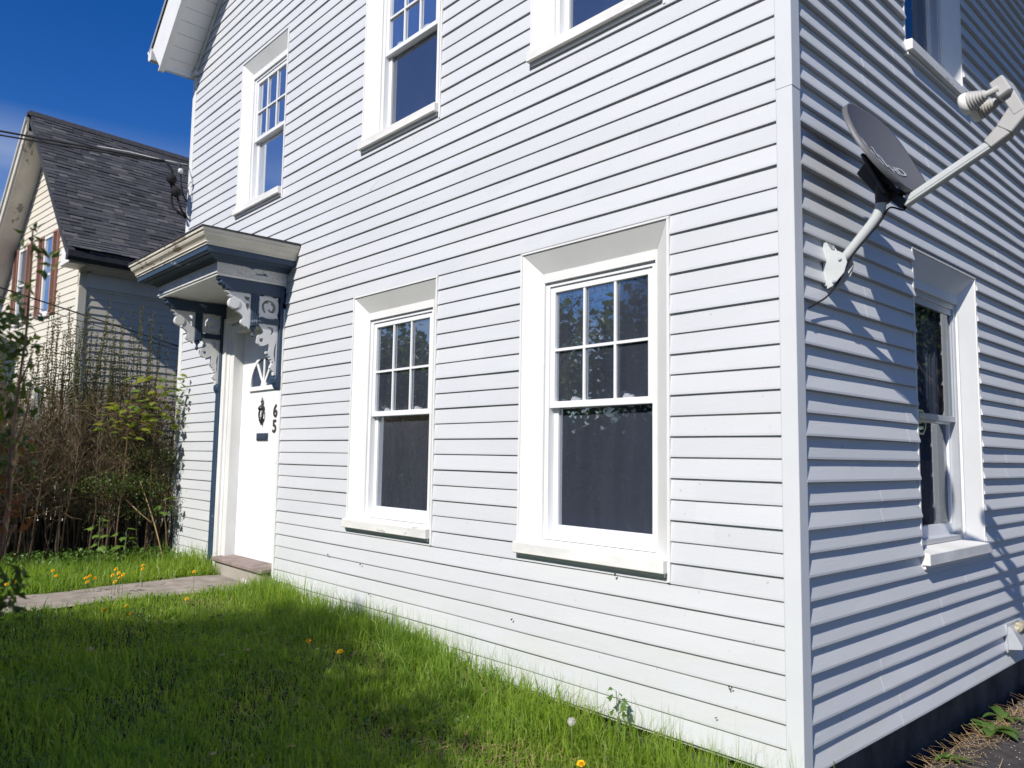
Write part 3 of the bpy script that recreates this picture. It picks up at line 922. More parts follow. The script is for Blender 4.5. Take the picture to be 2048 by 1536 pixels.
# --- hood over the door ---------------------------------------------------------
HX0, HX1, HY = -6.28, -4.84, -0.63
def sweep(prof, close_in=None):
    mb = MB()
    n = len(prof)
    for o, z in prof:
        mb.v += [(HX0 - o, -0.001, z), (HX0 - o, HY - o, z), (HX1 + o, HY - o, z), (HX1 + o, -0.001, z)]
    for i in range(n - 1):
        for k in range(3):
            mb.f.append((i * 4 + k, (i + 1) * 4 + k, (i + 1) * 4 + k + 1, i * 4 + k + 1))
    return mb
def solid_sweep(prof):   # closed profile
    mb = sweep(prof + [prof[0]])
    n = len(prof)
    mb.f.append(tuple(i * 4 for i in range(n))); mb.f.append(tuple(i * 4 + 3 for i in range(n))[::-1])
    return mb
hood_roof = MB()
o = 0.235
hood_roof.hexa([(HX0 - o, -0.001, 3.135), (HX0 - o, HY - o, 3.135), (HX1 + o, HY - o, 3.135), (HX1 + o, -0.001, 3.135),
                (HX0 - o, -0.001, 3.19), (HX0 - o, HY - o, 3.147), (HX1 + o, HY - o, 3.147), (HX1 + o, -0.001, 3.155)])
hood = hood_roof.build('door_hood', 'roof_dark', house)
solid_sweep([(0.0, 3.134), (0.228, 3.134), (0.226, 3.112), (0.212, 3.106), (0.214, 3.094), (0.205, 3.075), (0.185, 3.055), (0.176, 3.04), (0.178, 3.028), (0.166, 3.022), (0.166, 3.010), (0.0, 3.010)]).build('crown_moulding', 'crown_paint', hood)
solid_sweep([(0.02, 3.0095), (0.158, 3.0095), (0.158, 2.966), (0.146, 2.959), (0.02, 2.959)]).build('fascia', 'blue_paint', hood)
solid_sweep([(0.01, 2.9585), (0.112, 2.9585), (0.108, 2.950), (0.085, 2.946), (0.060, 2.938), (0.044, 2.928), (0.030, 2.925), (0.026, 2.916), (0.01, 2.916)]).build('cove_moulding', 'blue_paint', hood)
solid_sweep([(-0.03, 2.93), (0.0095, 2.93), (0.0095, 2.826), (-0.03, 2.826)]).build('frieze', 'frieze_paint', hood)
solid_sweep([(-0.04, 2.8255), (0.002, 2.8255), (-0.004, 2.808), (-0.04, 2.806)]).build('bed_moulding', 'casing_paint', hood)
MB().box((HX0 + 0.03, HY + 0.03, 2.815), (HX1 - 0.03, -0.012, 2.835)).build('ceiling_panel', 'trim', hood)

def bracket(xc, sgn):
    th = 0.075
    beam = [(0.0, 2.805), (0.602, 2.805), (0.606, 2.784), (0.586, 2.776), (0.590, 2.752), (0.574, 2.738), (0.548, 2.732), (0.544, 2.712), (0.512, 2.706), (0.49, 2.694), (0.0, 2.700)]
    MBp = lambda poly, t, off=0.0: MB().prism([(-u - 0.002, z) for u, z in poly], 'x', xc + off - t / 2, xc + off + t / 2)
    b = MBp(beam, th).build('hood_bracket', 'blue_paint', house, bevel=0.003)
    mb = MB()
    mb.box((xc - 0.031, -0.307, 2.412), (xc + 0.031, -0.237, 2.699))
    for k in (-0.018, 0.0, 0.018):
        mb.box((xc - 0.035, -0.272 + k - 0.006, 2.42), (xc + 0.035, -0.272 + k + 0.006, 2.69))
    mb.build('drop_post', 'blue_paint', b, bevel=0.002)
    mb = MB()
    mb.lathe([(0.0, 0.022), (0.012, 0.030), (0.024, 0.018), (0.034, 0.011), (0.048, 0.009), (0.06, 0.014), (0.072, 0.018), (0.084, 0.013), (0.092, 0.003)], (xc, -0.272, 2.411), (0, 0, -1), 12)
    mb.build('finial', 'blue_paint', b, smooth=True)
    mb = MB(); mb.box((xc - 0.033, -0.236, 2.446), (xc + 0.033, -0.046, 2.494)); mb.box((xc - 0.037, -0.236, 2.456), (xc + 0.037, -0.046, 2.466)); mb.box((xc - 0.037, -0.236, 2.476), (xc + 0.037, -0.046, 2.486))
    mb.build('cross_bar', 'blue_paint', b)
    cap = [(0.044, 1.995), (0.058, 1.990), (0.066, 1.965), (0.062, 1.935), (0.048, 1.915), (0.040, 1.895), (0.02, 1.872), (0.0, 1.865), (0.0, 1.995)]
    MBp(cap, 0.095).build('bracket_foot', 'blue_paint', b, bevel=0.003)
    mp = lambda c: (xc + c.z, -c.x - 0.002, c.y)
    # square panel with crescent cut-out
    def edge(p, q, n, amp):
        out = []
        nx, nz = -(q[1] - p[1]), q[0] - p[0]
        L = sqrt(nx * nx + nz * nz); nx /= L; nz /= L
        for i in range(n):
            t = i / n
            s = amp * max(0, sin(2 * pi * 1.5 * t + 0.4)) ** 1.5
            out.append((p[0] + (q[0] - p[0]) * t + nx * s, p[1] + (q[1] - p[1]) * t + nz * s))
        return out
    c4 = [(0.047, 2.497), (0.235, 2.497), (0.235, 2.698), (0.047, 2.698)]
    outl = []
    for i in range(4): outl += edge(c4[i], c4[(i + 1) % 4], 14, 0.010)
    cc = (0.140, 2.598)
    cres = [(cc[0] + 0.066 * cos(t), cc[1] + 0.066 * sin(t)) for t in np.linspace(radians(-60), radians(215), 22)]
    cres += [(cc[0] - 0.040, cc[1] - 0.048), (cc[0] - 0.012, cc[1] - 0.046), (cc[0] + 0.008, cc[1] - 0.030), (cc[0] + 0.004, cc[1] - 0.014), (cc[0] - 0.010, cc[1] - 0.016), (cc[0] - 0.014, cc[1] - 0.030), (cc[0] - 0.030, cc[1] - 0.026)]
    cres += [(cc[0] - 0.040, cc[1] + 0.005), (cc[0] - 0.030, cc[1] + 0.024), (cc[0] - 0.020, cc[1] + 0.022), (cc[0] - 0.018, cc[1] + 0.044), (cc[0] + 0.002, cc[1] + 0.050), (cc[0] + 0.016, cc[1] + 0.030), (cc[0] + 0.030, cc[1] + 0.034), (cc[0] + 0.046, cc[1] + 0.016), (cc[0] + 0.040, cc[1] - 0.02), (cc[0] + 0.030, cc[1] - 0.045)]
    plate([outl, cres[::-1]], 0.034, mp).build('fretwork_panel', 'scroll_paint', b)
    fs = [(0.308, 2.693), (0.53, 2.693), (0.50, 2.672), (0.486, 2.668), (0.505, 2.655), (0.506, 2.645), (0.478, 2.640)]
    fs += [(0.452 + 0.050 * cos(t), 2.595 + 0.052 * sin(t)) for t in np.linspace(radians(62), radians(-175), 15)][::1]
    fs = [(0.308, 2.693), (0.53, 2.693), (0.498, 2.670), (0.508, 2.655), (0.486, 2.645), (0.470, 2.646), (0.492, 2.628), (0.502, 2.600), (0.494, 2.566), (0.466, 2.546), (0.432, 2.548), (0.410, 2.562), (0.418, 2.545), (0.436, 2.532), (0.410, 2.520), (0.384, 2.500), (0.366, 2.474), (0.384, 2.456), (0.386, 2.432), (0.366, 2.412), (0.335, 2.404), (0.308, 2.404)]
    heart = [(0.322, 2.60), (0.338, 2.612), (0.352, 2.60), (0.350, 2.578), (0.336, 2.555), (0.322, 2.540)]
    slit = [(0.322, 2.665), (0.372, 2.672), (0.365, 2.65), (0.345, 2.63), (0.322, 2.625)]
    plate([smooth_loop(fs, 3), heart[::-1], slit[::-1]], 0.036, mp).build('scroll', 'scroll_paint', b)
    MB().lathe([(0, 0.046), (0.05, 0.046)], (xc - 0.025, -0.458, 2.595), (1, 0, 0), 22).build('boss', 'scroll_paint', b)
    ls = [(0.045, 2.445), (0.232, 2.445), (0.214, 2.42), (0.196, 2.40), (0.180, 2.372), (0.196, 2.352), (0.222, 2.344), (0.238, 2.322), (0.240, 2.298), (0.228, 2.268), (0.204, 2.250), (0.176, 2.250), (0.150, 2.262), (0.128, 2.276), (0.122, 2.245), (0.120, 2.208), (0.150, 2.206), (0.146, 2.186), (0.126, 2.186), (0.124, 2.164), (0.110, 2.164), (0.108, 2.142), (0.094, 2.142), (0.092, 2.118), (0.078, 2.118), (0.074, 2.102), (0.098, 2.086), (0.104, 2.062), (0.088, 2.042), (0.072, 2.034), (0.070, 1.998), (0.045, 1.998)]
    crs = [(0.150 + 0.0, 2.425), (0.120, 2.428), (0.092, 2.414), (0.086, 2.385), (0.098, 2.362), (0.116, 2.356), (0.108, 2.372), (0.104, 2.392), (0.118, 2.408), (0.140, 2.412)]
    lens_ = [(0.055, 2.30), (0.072, 2.25), (0.076, 2.19), (0.066, 2.13), (0.055, 2.10)]
    plate([ls, circ(0.196, 2.300, 0.019)[::-1], crs[::-1], lens_], 0.036, mp).build('scroll', 'scroll_paint', b)
    return b
bracket(-4.893, 1)
bracket(-6.185, -1)

# specks of dirt on the siding
for (x, z) in [(-0.995, 0.715), (-0.33, 0.30), (-0.40, 0.155), (-1.77, 0.37), (-3.30, 0.30), (-3.43, 0.50), (-3.9, 0.52)]:
    mb = MB()
    for q in range(3):
        c = Vector((x + random.uniform(-0.008, 0.008), -0.014, z + random.uniform(-0.005, 0.005)))
        r = random.uniform(0.003, 0.006)
        mb.lathe([(0, r * 0.6), (r * 0.7, r), (r * 1.4, r * 0.4)], c, (random.uniform(-.5, .5), -1, random.uniform(-.5, .5)), 6)
    mb.build('dirt_speck', 'speck', front_wall)

# curtain behind the side window, sticker on its pane
mb = MB()
cv = []
n = 46
for i in range(n + 1):
    t = i / n
    y = 1.83 + 0.40 * t
    x = -0.185 + 0.014 * sin(t * 42) + 0.006 * sin(t * 17 + 1)
    cv.append((x, y))
for (x, y) in cv:
    bow = 0.03 * (1 - (y - 1.83) / 0.4)
    mb.v += [(x, y - bow * 0.4, 0.94), (x, y + bow, 1.25), (x, y, 1.62), (x, y + 0.01, 2.28)]
for i in range(n):
    for k in range(3):
        mb.f.append((i * 4 + k, i * 4 + 4 + k, i * 4 + 5 + k, i * 4 + 1 + k))
cur = mb.build('curtain', 'curtain', None, smooth=True)
so = cur.modifiers.new('solid', 'SOLIDIFY'); so.thickness = 0.003
tag(cur, 'white pleated curtain hanging inside the lower side window', 'curtain')
sy, sz, sx = 1.605, 1.545, -0.0705
st = empty('window_sticker', (sx, sy, sz), 'pale yellow octagonal sticker on the lower side window pane', 'sticker')
octo = lambda r: [(r * cos(pi / 8 + i * pi / 4), r * sin(pi / 8 + i * pi / 4)) for i in range(8)]
plate([octo(0.078), octo(0.066)[::-1]], 0.0012, lambda c: (c.z, c.x, c.y)).build('border', 'sticker_yellow', st)
text_mesh('ADT', 0.062, lambda c: (c.z * 0.2, c.x * 0.95, c.y - 0.006), 0.002).build('lettering', 'sticker_yellow', st)
mb = MB()
for i in range(5):
    mb.box((-0.0006, -0.035 + i * 0.015, -0.036), (0.0006, -0.025 + i * 0.015, -0.024))
mb.build('small_print', 'sticker_yellow', st)

# ------------------------------------------------------------------ satellite dish
dish = empty('satellite_dish', (0.012, 0.335, 2.20), 'grey oval satellite dish on a bent mast fixed to the side wall', 'satellite dish')
DL = Vector(dish.location)
Cd = Vector((0.259, 0.376, 2.725)); az, el = -0.066, 0.452
dn = Vector((cos(el) * cos(az), cos(el) * sin(az), sin(el))); du = Vector((-sin(az), cos(az), 0)); dv = dn.cross(du)
DA, DB = 0.266, 0.246
def dsurf(p, q, off=0.0):     # p, q in -1..1 unit disc coordinates
    r2 = p * p + q * q
    return Cd + du * (DA * p) + dv * (DB * q) + dn * (-0.045 * (1 - r2) + off) - DL
def sup(t, k=2.35):
    c, s = cos(t), sin(t)
    return (math.copysign(abs(c) ** (2 / k), c), math.copysign(abs(s) ** (2 / k), s))
mb = MB(); NR, NT = 9, 56
for i in range(NR + 1):
    for k in range(NT):
        c, s = sup(2 * pi * k / NT)
        r = i / NR
        mb.v.append(tuple(dsurf(c * r, s * r)))
for k in range(NT):
    c, s = sup(2 * pi * k / NT); mb.v.append(tuple(dsurf(c * 1.022, s * 1.022, 0.0)))
for k in range(NT):
    c, s = sup(2 * pi * k / NT); mb.v.append(tuple(dsurf(c * 1.03, s * 1.03, -0.024)))
for i in range(NR + 2):
    for k in range(NT):
        mb.f.append((i * NT + k, i * NT + (k + 1) % NT, (i + 1) * NT + (k + 1) % NT, (i + 1) * NT + k))
refl = mb.build('reflector', 'dish_grey', dish, smooth=True)
mb = MB()
for i in range(NR + 1):
    for k in range(NT):
        c, s = sup(2 * pi * k / NT); r = 0.01 + i / NR * 1.005
        mb.v.append(tuple(dsurf(c * r, s * r, -0.012)))
for i in range(NR):
    for k in range(NT):
        mb.f.append((i * NT + k, (i + 1) * NT + k, (i + 1) * NT + (k + 1) % NT, i * NT + (k + 1) % NT))
mb.build('reflector_back', 'dish_back', refl, smooth=True)
def dtxt(s, size, uc, vc, sx=1.0):
    def mp(c):
        p, q = (uc + c.x * sx) / DA, (vc + c.y) / DB
        return dsurf(p, q, 0.0045 + c.z * 0.2)
    return text_mesh(s, size, mp, 0.002)
dtxt('dish', 0.16, -0.095, -0.075, 0.9).build('lettering', 'lettering', refl)
dtxt('HD', 0.075, 0.085, -0.105, 1.1).build('lettering', 'lettering', refl)
def L3(n, v, u=0.0): return Cd + dn * n + dv * v + du * u - DL
def obox(mb, c0, c1, hu, hv0, hv1=None):     # box along c0->c1, half width hu in du, half height along the perpendicular
    hv1 = hv0 if hv1 is None else hv1
    t = (c1 - c0).normalized(); w = t.cross(du).normalized()
    mb.hexa([c0 - du * hu - w * hv0, c0 + du * hu - w * hv0, c0 + du * hu + w * hv0, c0 - du * hu + w * hv0,
             c1 - du * hu - w * hv1, c1 + du * hu - w * hv1, c1 + du * hu + w * hv1, c1 - du * hu + w * hv1])
mb = MB(); obox(mb, L3(-0.055, -0.276), L3(0.335, -0.288), 0.021, 0.019); obox(mb, L3(-0.03, -0.276), L3(0.33, -0.287), 0.0235, 0.011)
mb.build('feed_arm', 'mast_grey', dish, bevel=0.003)
mb = MB(); obox(mb, L3(0.325, -0.286), L3(0.405, -0.272), 0.028, 0.022, 0.033); obox(mb, L3(0.40, -0.275), L3(0.49, -0.235), 0.031, 0.034, 0.040)
obox(mb, L3(0.475, -0.255), L3(0.480, -0.150), 0.033, 0.022, 0.024)
mb.build('arm_shroud', 'lnb_grey', dish, bevel=0.004)
mb = MB(); obox(mb, L3(0.475, -0.165), L3(0.478, -0.085), 0.062, 0.028); mb.build('converter_head', 'lnb_grey', dish, bevel=0.006)
for uo in (-0.058, 0.058):
    o0 = L3(0.470, -0.130, uo); ax = (L3(0.0, 0.02, uo * 0.4) - o0).normalized()
    mb = MB()
    pr = [(0.0, 0.013), (0.045, 0.013), (0.05, 0.020)]
    for k in range(6):
        r = 0.022 + 0.0042 * k
        pr += [(0.052 + k * 0.010, r), (0.058 + k * 0.010, r), (0.0585 + k * 0.010, r - 0.004), (0.0615 + k * 0.010, r - 0.004)]
    mb.lathe(pr, o0, ax, 18); ho = mb.build('feed_horn', 'lnb_grey', dish, smooth=True)
    mb = MB(); mb.lathe([(0.112, 0.044), (0.130, 0.0455), (0.140, 0.043), (0.146, 0.033), (0.149, 0.012)], o0, ax, 20); mb.build('horn_cap', 'lnb_cap', ho, smooth=True)
mast = [(0.035, 0.335, 2.205), (0.09, 0.335, 2.262), (0.15, 0.335, 2.325), (0.20, 0.336, 2.379), (0.224, 0.337, 2.412), (0.238, 0.339, 2.445), (0.244, 0.340, 2.48), (0.247, 0.342, 2.54)]
mb = MB(); mb.tube([Vector(p) - DL for p in mast], 0.0235, 16)
mb.build('mast', 'mast_grey', dish, smooth=True)
mb = MB()
obox(mb, L3(-0.135, -0.115), L3(-0.075, -0.105), 0.050, 0.085, 0.095); obox(mb, L3(-0.086, -0.10), L3(-0.070, -0.10), 0.085, 0.115, 0.115); obox(mb, L3(-0.072, -0.205), L3(-0.03, -0.225), 0.03, 0.012)
mb.tube([Vector((0.2475, 0.342, 2.465)) - DL, Vector((0.2475, 0.342, 2.55)) - DL], 0.031, 14)
obox(mb, L3(-0.085, -0.19), L3(-0.055, -0.285), 0.028, 0.020)
mb.build('dish_bracket', 'dish_back', dish, bevel=0.004)
mb = MB()
for s in (-1, 1):
    y = 0.335 + s * 0.036
    pts = [(0.004, 2.105), (0.03, 2.115), (0.085, 2.17), (0.100, 2.215), (0.090, 2.255), (0.060, 2.275), (0.03, 2.283), (0.004, 2.33)]
    mb.prism([(x, z) for x, z in pts], 'y', y - 0.002, y + 0.002)
mb.box((-0.012, 0.295, 2.12), (0.008, 0.375, 2.325))
mb.map(lambda p: Vector(p) - DL)
ft = mb.build('mast_foot', 'mast_grey', dish, bevel=0.0015)
mb = MB()
for (x, z) in [(0.070, 2.235), (0.040, 2.135)]:
    mb.lathe([(0, 0.009), (0.006, 0.009), (0.009, 0.006)], Vector((x, 0.297, z)) - DL, (0, -1, 0), 6)
for (y, z) in [(0.305, 2.31), (0.365, 2.31), (0.305, 2.135), (0.365, 2.135)]:
    mb.lathe([(0, 0.007), (0.005, 0.007)], Vector((0.008, y, z)) - DL, (1, 0, 0), 6)
mb.build('bolt', 'aluminium', ft)
cb = [L3(-0.05, -0.25) + DL, L3(-0.07, -0.30) + DL, Vector((0.275, 0.345, 2.44)), Vector((0.235, 0.33, 2.375)), Vector((0.15, 0.325, 2.29)), Vector((0.10, 0.322, 2.23)), Vector((0.06, 0.32, 2.155)), Vector((0.028, 0.30, 2.095)), Vector((0.018, 0.25, 2.055)), Vector((0.018, 0.17, 2.02)), Vector((0.020, 0.085, 1.985))]
def spline(pts, k=6):
    pts = [Vector(p) for p in pts]; out = []
    for i in range(len(pts) - 1):
        p0 = pts[max(0, i - 1)]; p1 = pts[i]; p2 = pts[i + 1]; p3 = pts[min(len(pts) - 1, i + 2)]
        for j in range(k):
            t = j / k
            out.append(0.5 * ((2 * p1) + (p2 - p0) * t + (2 * p0 - 5 * p1 + 4 * p2 - p3) * t * t + (-p0 + 3 * p1 - 3 * p2 + p3) * t ** 3))
    out.append(pts[-1]); return out
cab = MB().tube(spline(cb), 0.0042, 8).build('dish_cable', 'cable_black', None, smooth=True)
tag(cab, 'thin black cable running from the satellite dish to the house corner', 'cable')

# ------------------------------------------------------------------ cream neighbour house
nb = empty('cream_house', (-12.0, 0.0, 0.1), 'cream clapboard house with dark shingle roof and brown shutters', 'house', rz=radians(5))
E5 = 0.121
NR_S, NR_Z = -1.95, 7.13        # ridge (local x, z)
EV_S, EV_Z = 0.38, 4.33         # eave kink
NW = -4.3                       # left corner
nf = MB(); nf.add([(NW, 0.004, -0.3), (0, 0.004, -0.3), (0, 0.004, 3.9), (-0.1, 0.004, 4.75), (NR_S, 0.004, 7.0), (NW + 0.1, 0.004, 4.75), (NW, 0.004, 3.9)], [(0, 1, 2, 3, 4, 5, 6)])
nfw = nf.build('front_wall', 'cream', nb)
ns = MB(); ns.quad((-0.004, 0, -0.3), (-0.004, 9, -0.3), (-0.004, 9, 4.3), (-0.004, 0, 4.3)); nsw = ns.build('side_wall', 'cream', nb)
MB().box((NW, 0.2, -0.3), (-0.2, 8.9, 4.2)).build('core_wall', 'interior', nb)
nwins = [(-1.80, -1.33, 3.52, 4.92), (-3.22, -2.72, 3.52, 4.92), (-1.80, -1.33, 0.9, 2.3), (-3.22, -2.72, 0.9, 2.3)]
nfh = [(w[0], w[1], w[2], w[3]) for w in nwins]
nboards = []
def nclap(fn, z0, z1, l0, r0, l1, r1, wall, t=0.014):
    mb = MB()
    nseg = max(1, int((r0 - l0) / 0.8))
    for i in range(nseg + 1):
        u = i / nseg
        a0 = l0 + (r0 - l0) * u; a1 = l1 + (r1 - l1) * u
        w = random.uniform(-0.0015, 0.0015)
        mb.v += [fn(a0, -0.003, z0), fn(a0, t + w, z0), fn(a1, 0.001, z1 + 0.004)]
    for i in range(nseg):
        b = i * 3
        for j in range(2): mb.f.append((b + j, b + 3 + j, b + 4 + j, b + 1 + j))
    mb.f.append((0, 1, 2)); e = nseg * 3; mb.f.append((e + 2, e + 1, e))
    return mb.build('clapboard', 'cream', wall)
nfr = lambda a, n, z: (a, -n, z)
nsd = lambda a, n, z: (n, a, z)
for k in range(-2, 58):
    z0, z1 = k * E5, (k + 1) * E5
    if z0 < 4.75: L, Rr, L1, R1 = NW + 0.01, -0.09, NW + 0.01, -0.09
    if z0 > 4.3:
        def lm(z):
            d = max(0, (z - 4.3)) / 1.22
            return NW + 0.05 + d * (NR_S - NW) / ((7.0 - 4.3) / 1.22), -0.09 - d * (-0.09 - NR_S) / ((7.0 - 4.3) / 1.22)
        (L, Rr), (L1, R1) = lm(z0), lm(min(z1, 6.98))
    if Rr - L < 0.05: continue
    segs = [(L, Rr, L1, R1)]
    for w in nfh:
        if w[2] < z1 and w[3] > z0:
            ns2 = []
            for (a, b, c, d) in segs:
                if a < w[0] < b: ns2.append((a, w[0], c, w[0]))
                if a < w[1] < b: ns2.append((w[1], b, w[1], d))
                if not (a < w[0] < b or a < w[1] < b): ns2.append((a, b, c, d))
            segs = ns2
    for (a, b, c, d) in segs:
        if b - a > 0.03: nclap(nfr, z0, z1, a, b, c, d, nfw)
    if z0 < 3.82: nclap(nsd, z0, z1, 0.09, 8.9, 0.09, 8.9, nsw)
mb = MB(); mb.prism([(0.024, -0.024), (0.024, 0.095), (0.0, 0.095), (0.0, 0.0), (-0.095, 0.0), (-0.095, -0.024)], 'z', -0.3, 3.80); mb.build('corner_board', 'nb_corner', nb, bevel=0.003)
MB().box((0.001, 0.1, 3.80), (0.03, 9, 4.16)).build('frieze_board', 'nb_white', nb)
# eave box and gutter, flared roof
mb = MB(); mb.prism([(-0.02, 4.02), (0.34, 4.06), (0.40, 4.12), (0.40, 4.30), (-0.02, 4.30)], 'y', -0.02, 9); mb.build('eave', 'nb_trim', nb)
mb = MB(); mb.prism([(0.40, 4.10), (0.47, 4.10), (0.51, 4.15), (0.51, 4.245), (0.40, 4.245)], 'y', -0.36, 9); mb.build('gutter', 'roof_dark', nb)  # gutter coloured dark to stand in for the shade along the eave
mb = MB(); mb.prism([(-0.02, 4.06), (0.34, 4.08), (0.38, 4.20), (0.20, 4.32), (0.02, 4.34)], 'y', -0.30, -0.0205); mb.build('eave_return', 'nb_white', nb, bevel=0.01)
nrm = Vector((NR_Z - EV_Z, 0, EV_S - NR_S)).normalized()
dwn = Vector((EV_S - NR_S, 0, EV_Z - NR_Z)); SL = dwn.length; dwn.normalize()
roof_pts = [(NR_S, NR_Z), (EV_S - 0.10, EV_Z + 0.16), (EV_S + 0.02, EV_Z + 0.03), (EV_S + 0.14, EV_Z - 0.07)]
mb = MB(); mb.prism([(x - 0.03, z - 0.06) for x, z in roof_pts] + [(x - 0.08, z - 0.12) for x, z in roof_pts[::-1]], 'y', -0.345, 9.2)
nroof = mb.build('roof', 'shingle', nb)
mb = MB(); lp = [(NR_S, NR_Z), (2 * NR_S - EV_S + 0.1, EV_Z + 0.16), (2 * NR_S - EV_S - 0.14, EV_Z - 0.07)]
mb.prism([(x, z) for x, z in lp] + [(x + 0.03, z - 0.06) for x, z in lp[::-1]], 'y', -0.40, 9.2); mb.build('roof', 'roof_dark', nb)
# shingles on the right slope
EX = 0.094
rows = int(SL / EX) + 2
sh_list = []
for r_ in range(rows):
    d0 = r_ * EX
    y = -0.36 - random.uniform(0, 0.18)
    while y < 5.2:
        w = random.choice([0.14, 0.17, 0.20, 0.24, 0.30])
        y0, y1 = max(y, -0.36), y + w - 0.006
        y += w
        if y1 - y0 < 0.03: continue
        sh_list.append((r_, d0, y0, y1))
def on_roof(d, h):
    if d < SL - 0.22:
        p = Vector((NR_S, 0, NR_Z)) + dwn * d
        return p.x + nrm.x * h, p.z + nrm.z * h
    e = d - (SL - 0.22)
    p = Vector((NR_S, 0, NR_Z)) + dwn * (SL - 0.22)
    q = Vector((0.80, 0, -0.60))
    return p.x + q.x * e + 0.6 * h, p.z + q.z * e + 0.8 * h
def shingle(mb, d0, y0, y1, th):
    x0, z0 = on_roof(d0, 0.004); x1, z1 = on_roof(d0 + EX + 0.012, th); x2, z2 = on_roof(d0 + EX + 0.012, 0.0)
    jb = random.uniform(-0.004, 0.004)
    mb.add([(x0, y0, z0), (x0, y1, z0), (x1 + jb, y1, z1), (x1 + jb, y0, z1), (x2 + jb, y1, z2), (x2 + jb, y0, z2)], [(0, 1, 2, 3), (3, 2, 4, 5), (0, 3, 5), (1, 4, 2)])
def sh_w(s):
    x, z = on_roof(s[1], 0)
    vis = s[2] < 2.6
    return -((s[3] - s[2]) / ((x - 13.6) ** 2 + (s[2] + 3) ** 2 + (z - 1) ** 2)) if vis else 0
sh_list.sort(key=sh_w)
rest = MB()
for i, (r_, d0, y0, y1) in enumerate(sh_list):
    th = random.choice([0.010, 0.013, 0.019])
    if i < 290:
        m1 = MB(); shingle(m1, d0, y0, y1, th); m1.build('shingle', 'shingle', nroof)
    else:
        shingle(rest, d0, y0, y1, th)
stuff(rest.build('shingle_remainder', 'shingle', nroof))
mb = MB(); mb.prism([(NR_S - 0.13, NR_Z - 0.10), (NR_S, NR_Z + 0.035), (NR_S + 0.10, NR_Z - 0.085), (NR_S + 0.09, NR_Z - 0.105), (NR_S, NR_Z + 0.005), (NR_S - 0.12, NR_Z - 0.12)], 'y', -0.37, 9.2); mb.build('ridge_cap', 'roof_dark', nb)
# rakes: left slope wide and peeling, right slope narrow
sl = (NR_Z - EV_Z) / (EV_S - NR_S)
lf = [(NR_S, NR_Z - 0.07), (2 * NR_S - EV_S, EV_Z - 0.07), (2 * NR_S - EV_S, EV_Z - 0.36), (NR_S, NR_Z - 0.36)]
MB().prism(lf, 'y', -0.395, -0.36).build('rake_board', 'nb_trim', nb)
lf = [(NR_S, NR_Z - 0.34), (2 * NR_S - EV_S, EV_Z - 0.34), (2 * NR_S - EV_S, EV_Z - 0.40), (NR_S, NR_Z - 0.40)]
MB().prism(lf, 'y', -0.3595, -0.018).build('rake_soffit', 'nb_trim', nb)
lf = [(NR_S, NR_Z - 0.10), (2 * NR_S - EV_S, EV_Z - 0.10), (2 * NR_S - EV_S, EV_Z - 0.17), (NR_S, NR_Z - 0.17)]
MB().prism(lf, 'y', -0.425, -0.3955).build('rake_moulding', 'nb_trim', nb)
lf = [(NR_S, NR_Z - 0.12), (EV_S - 0.10, EV_Z + 0.0), (EV_S - 0.15, EV_Z - 0.03), (NR_S, NR_Z - 0.20)]
MB().prism(lf, 'y', -0.33, -0.02).build('rake_board', 'nb_white', nb)
for i, w in enumerate(nwins):
    mb = MB(); ring(mb, nfr, w[0], w[1], w[2], w[3], 0.055, -0.02, 0.028)
    fbox(mb, nfr, w[0] + 0.055, w[1] - 0.055, -0.01, 0.012, (w[2] + w[3]) / 2 - 0.02, (w[2] + w[3]) / 2 + 0.02)
    wo = mb.build('window', 'nb_white', nb, bevel=0.004)
    for (za, zb_) in ((w[2] + 0.055, (w[2] + w[3]) / 2 - 0.02), ((w[2] + w[3]) / 2 + 0.02, w[3] - 0.055)):
        m = MB(); fbox(m, nfr, w[0] + 0.055, w[1] - 0.055, 0.0035, 0.0065, za, zb_); m.build('pane', 'glass', wo)
        m = MB(); fbox(m, nfr, w[0] + 0.055, w[1] - 0.055, -0.003, 0.0012, za, zb_); m.build('painted_room_dark', 'interior', wo)  # dark sheet standing in for the unlit room behind the pane
    m = MB(); fbox(m, nfr, w[0] - 0.02, w[1] + 0.02, 0.0, 0.06, w[2] - 0.05, w[2] - 0.001); m.build('sill', 'nb_white', wo)
    if i > 1: continue
    for (s0, s1) in ((w[0] - 0.27, w[0] - 0.012), (w[1] + 0.012, w[1] + 0.27)):
        m = MB(); ring(m, nfr, s0, s1, w[2] - 0.02, w[3] + 0.02, 0.035, 0.014, 0.045)
        fbox(m, nfr, s0 + 0.035, s1 - 0.035, 0.012, 0.020, w[2] + 0.01, w[3] - 0.01)
        so_ = m.build('shutter', 'shutter', nb)
        zz = w[2] + 0.03
        sl_m = MB()
        while zz < w[3] - 0.04:
            sl_m.hexa([nfr(s0 + 0.035, 0.020, zz + 0.022), nfr(s1 - 0.035, 0.020, zz + 0.022), nfr(s1 - 0.035, 0.040, zz), nfr(s0 + 0.035, 0.040, zz),
                       nfr(s0 + 0.035, 0.020, zz + 0.030), nfr(s1 - 0.035, 0.020, zz + 0.030), nfr(s1 - 0.035, 0.040, zz + 0.008), nfr(s0 + 0.035, 0.040, zz + 0.008)])
            zz += 0.04
        stuff(sl_m.build('louvres', 'shutter', so_))
# low porch roof at the left of the neighbour
mb = MB(); mb.prism([(-2.95, 3.10), (-4.6, 3.55), (-4.6, 3.48), (-2.95, 3.02)], 'y', -1.9, -0.02); mb.build('porch_roof', 'roof_dark', nb)
mb = MB(); mb.prism([(-2.93, 3.11), (-4.6, 3.57), (-4.6, 3.45), (-2.93, 2.96)], 'y', -1.96, -1.90); mb.build('porch_fascia', 'nb_white', nb)

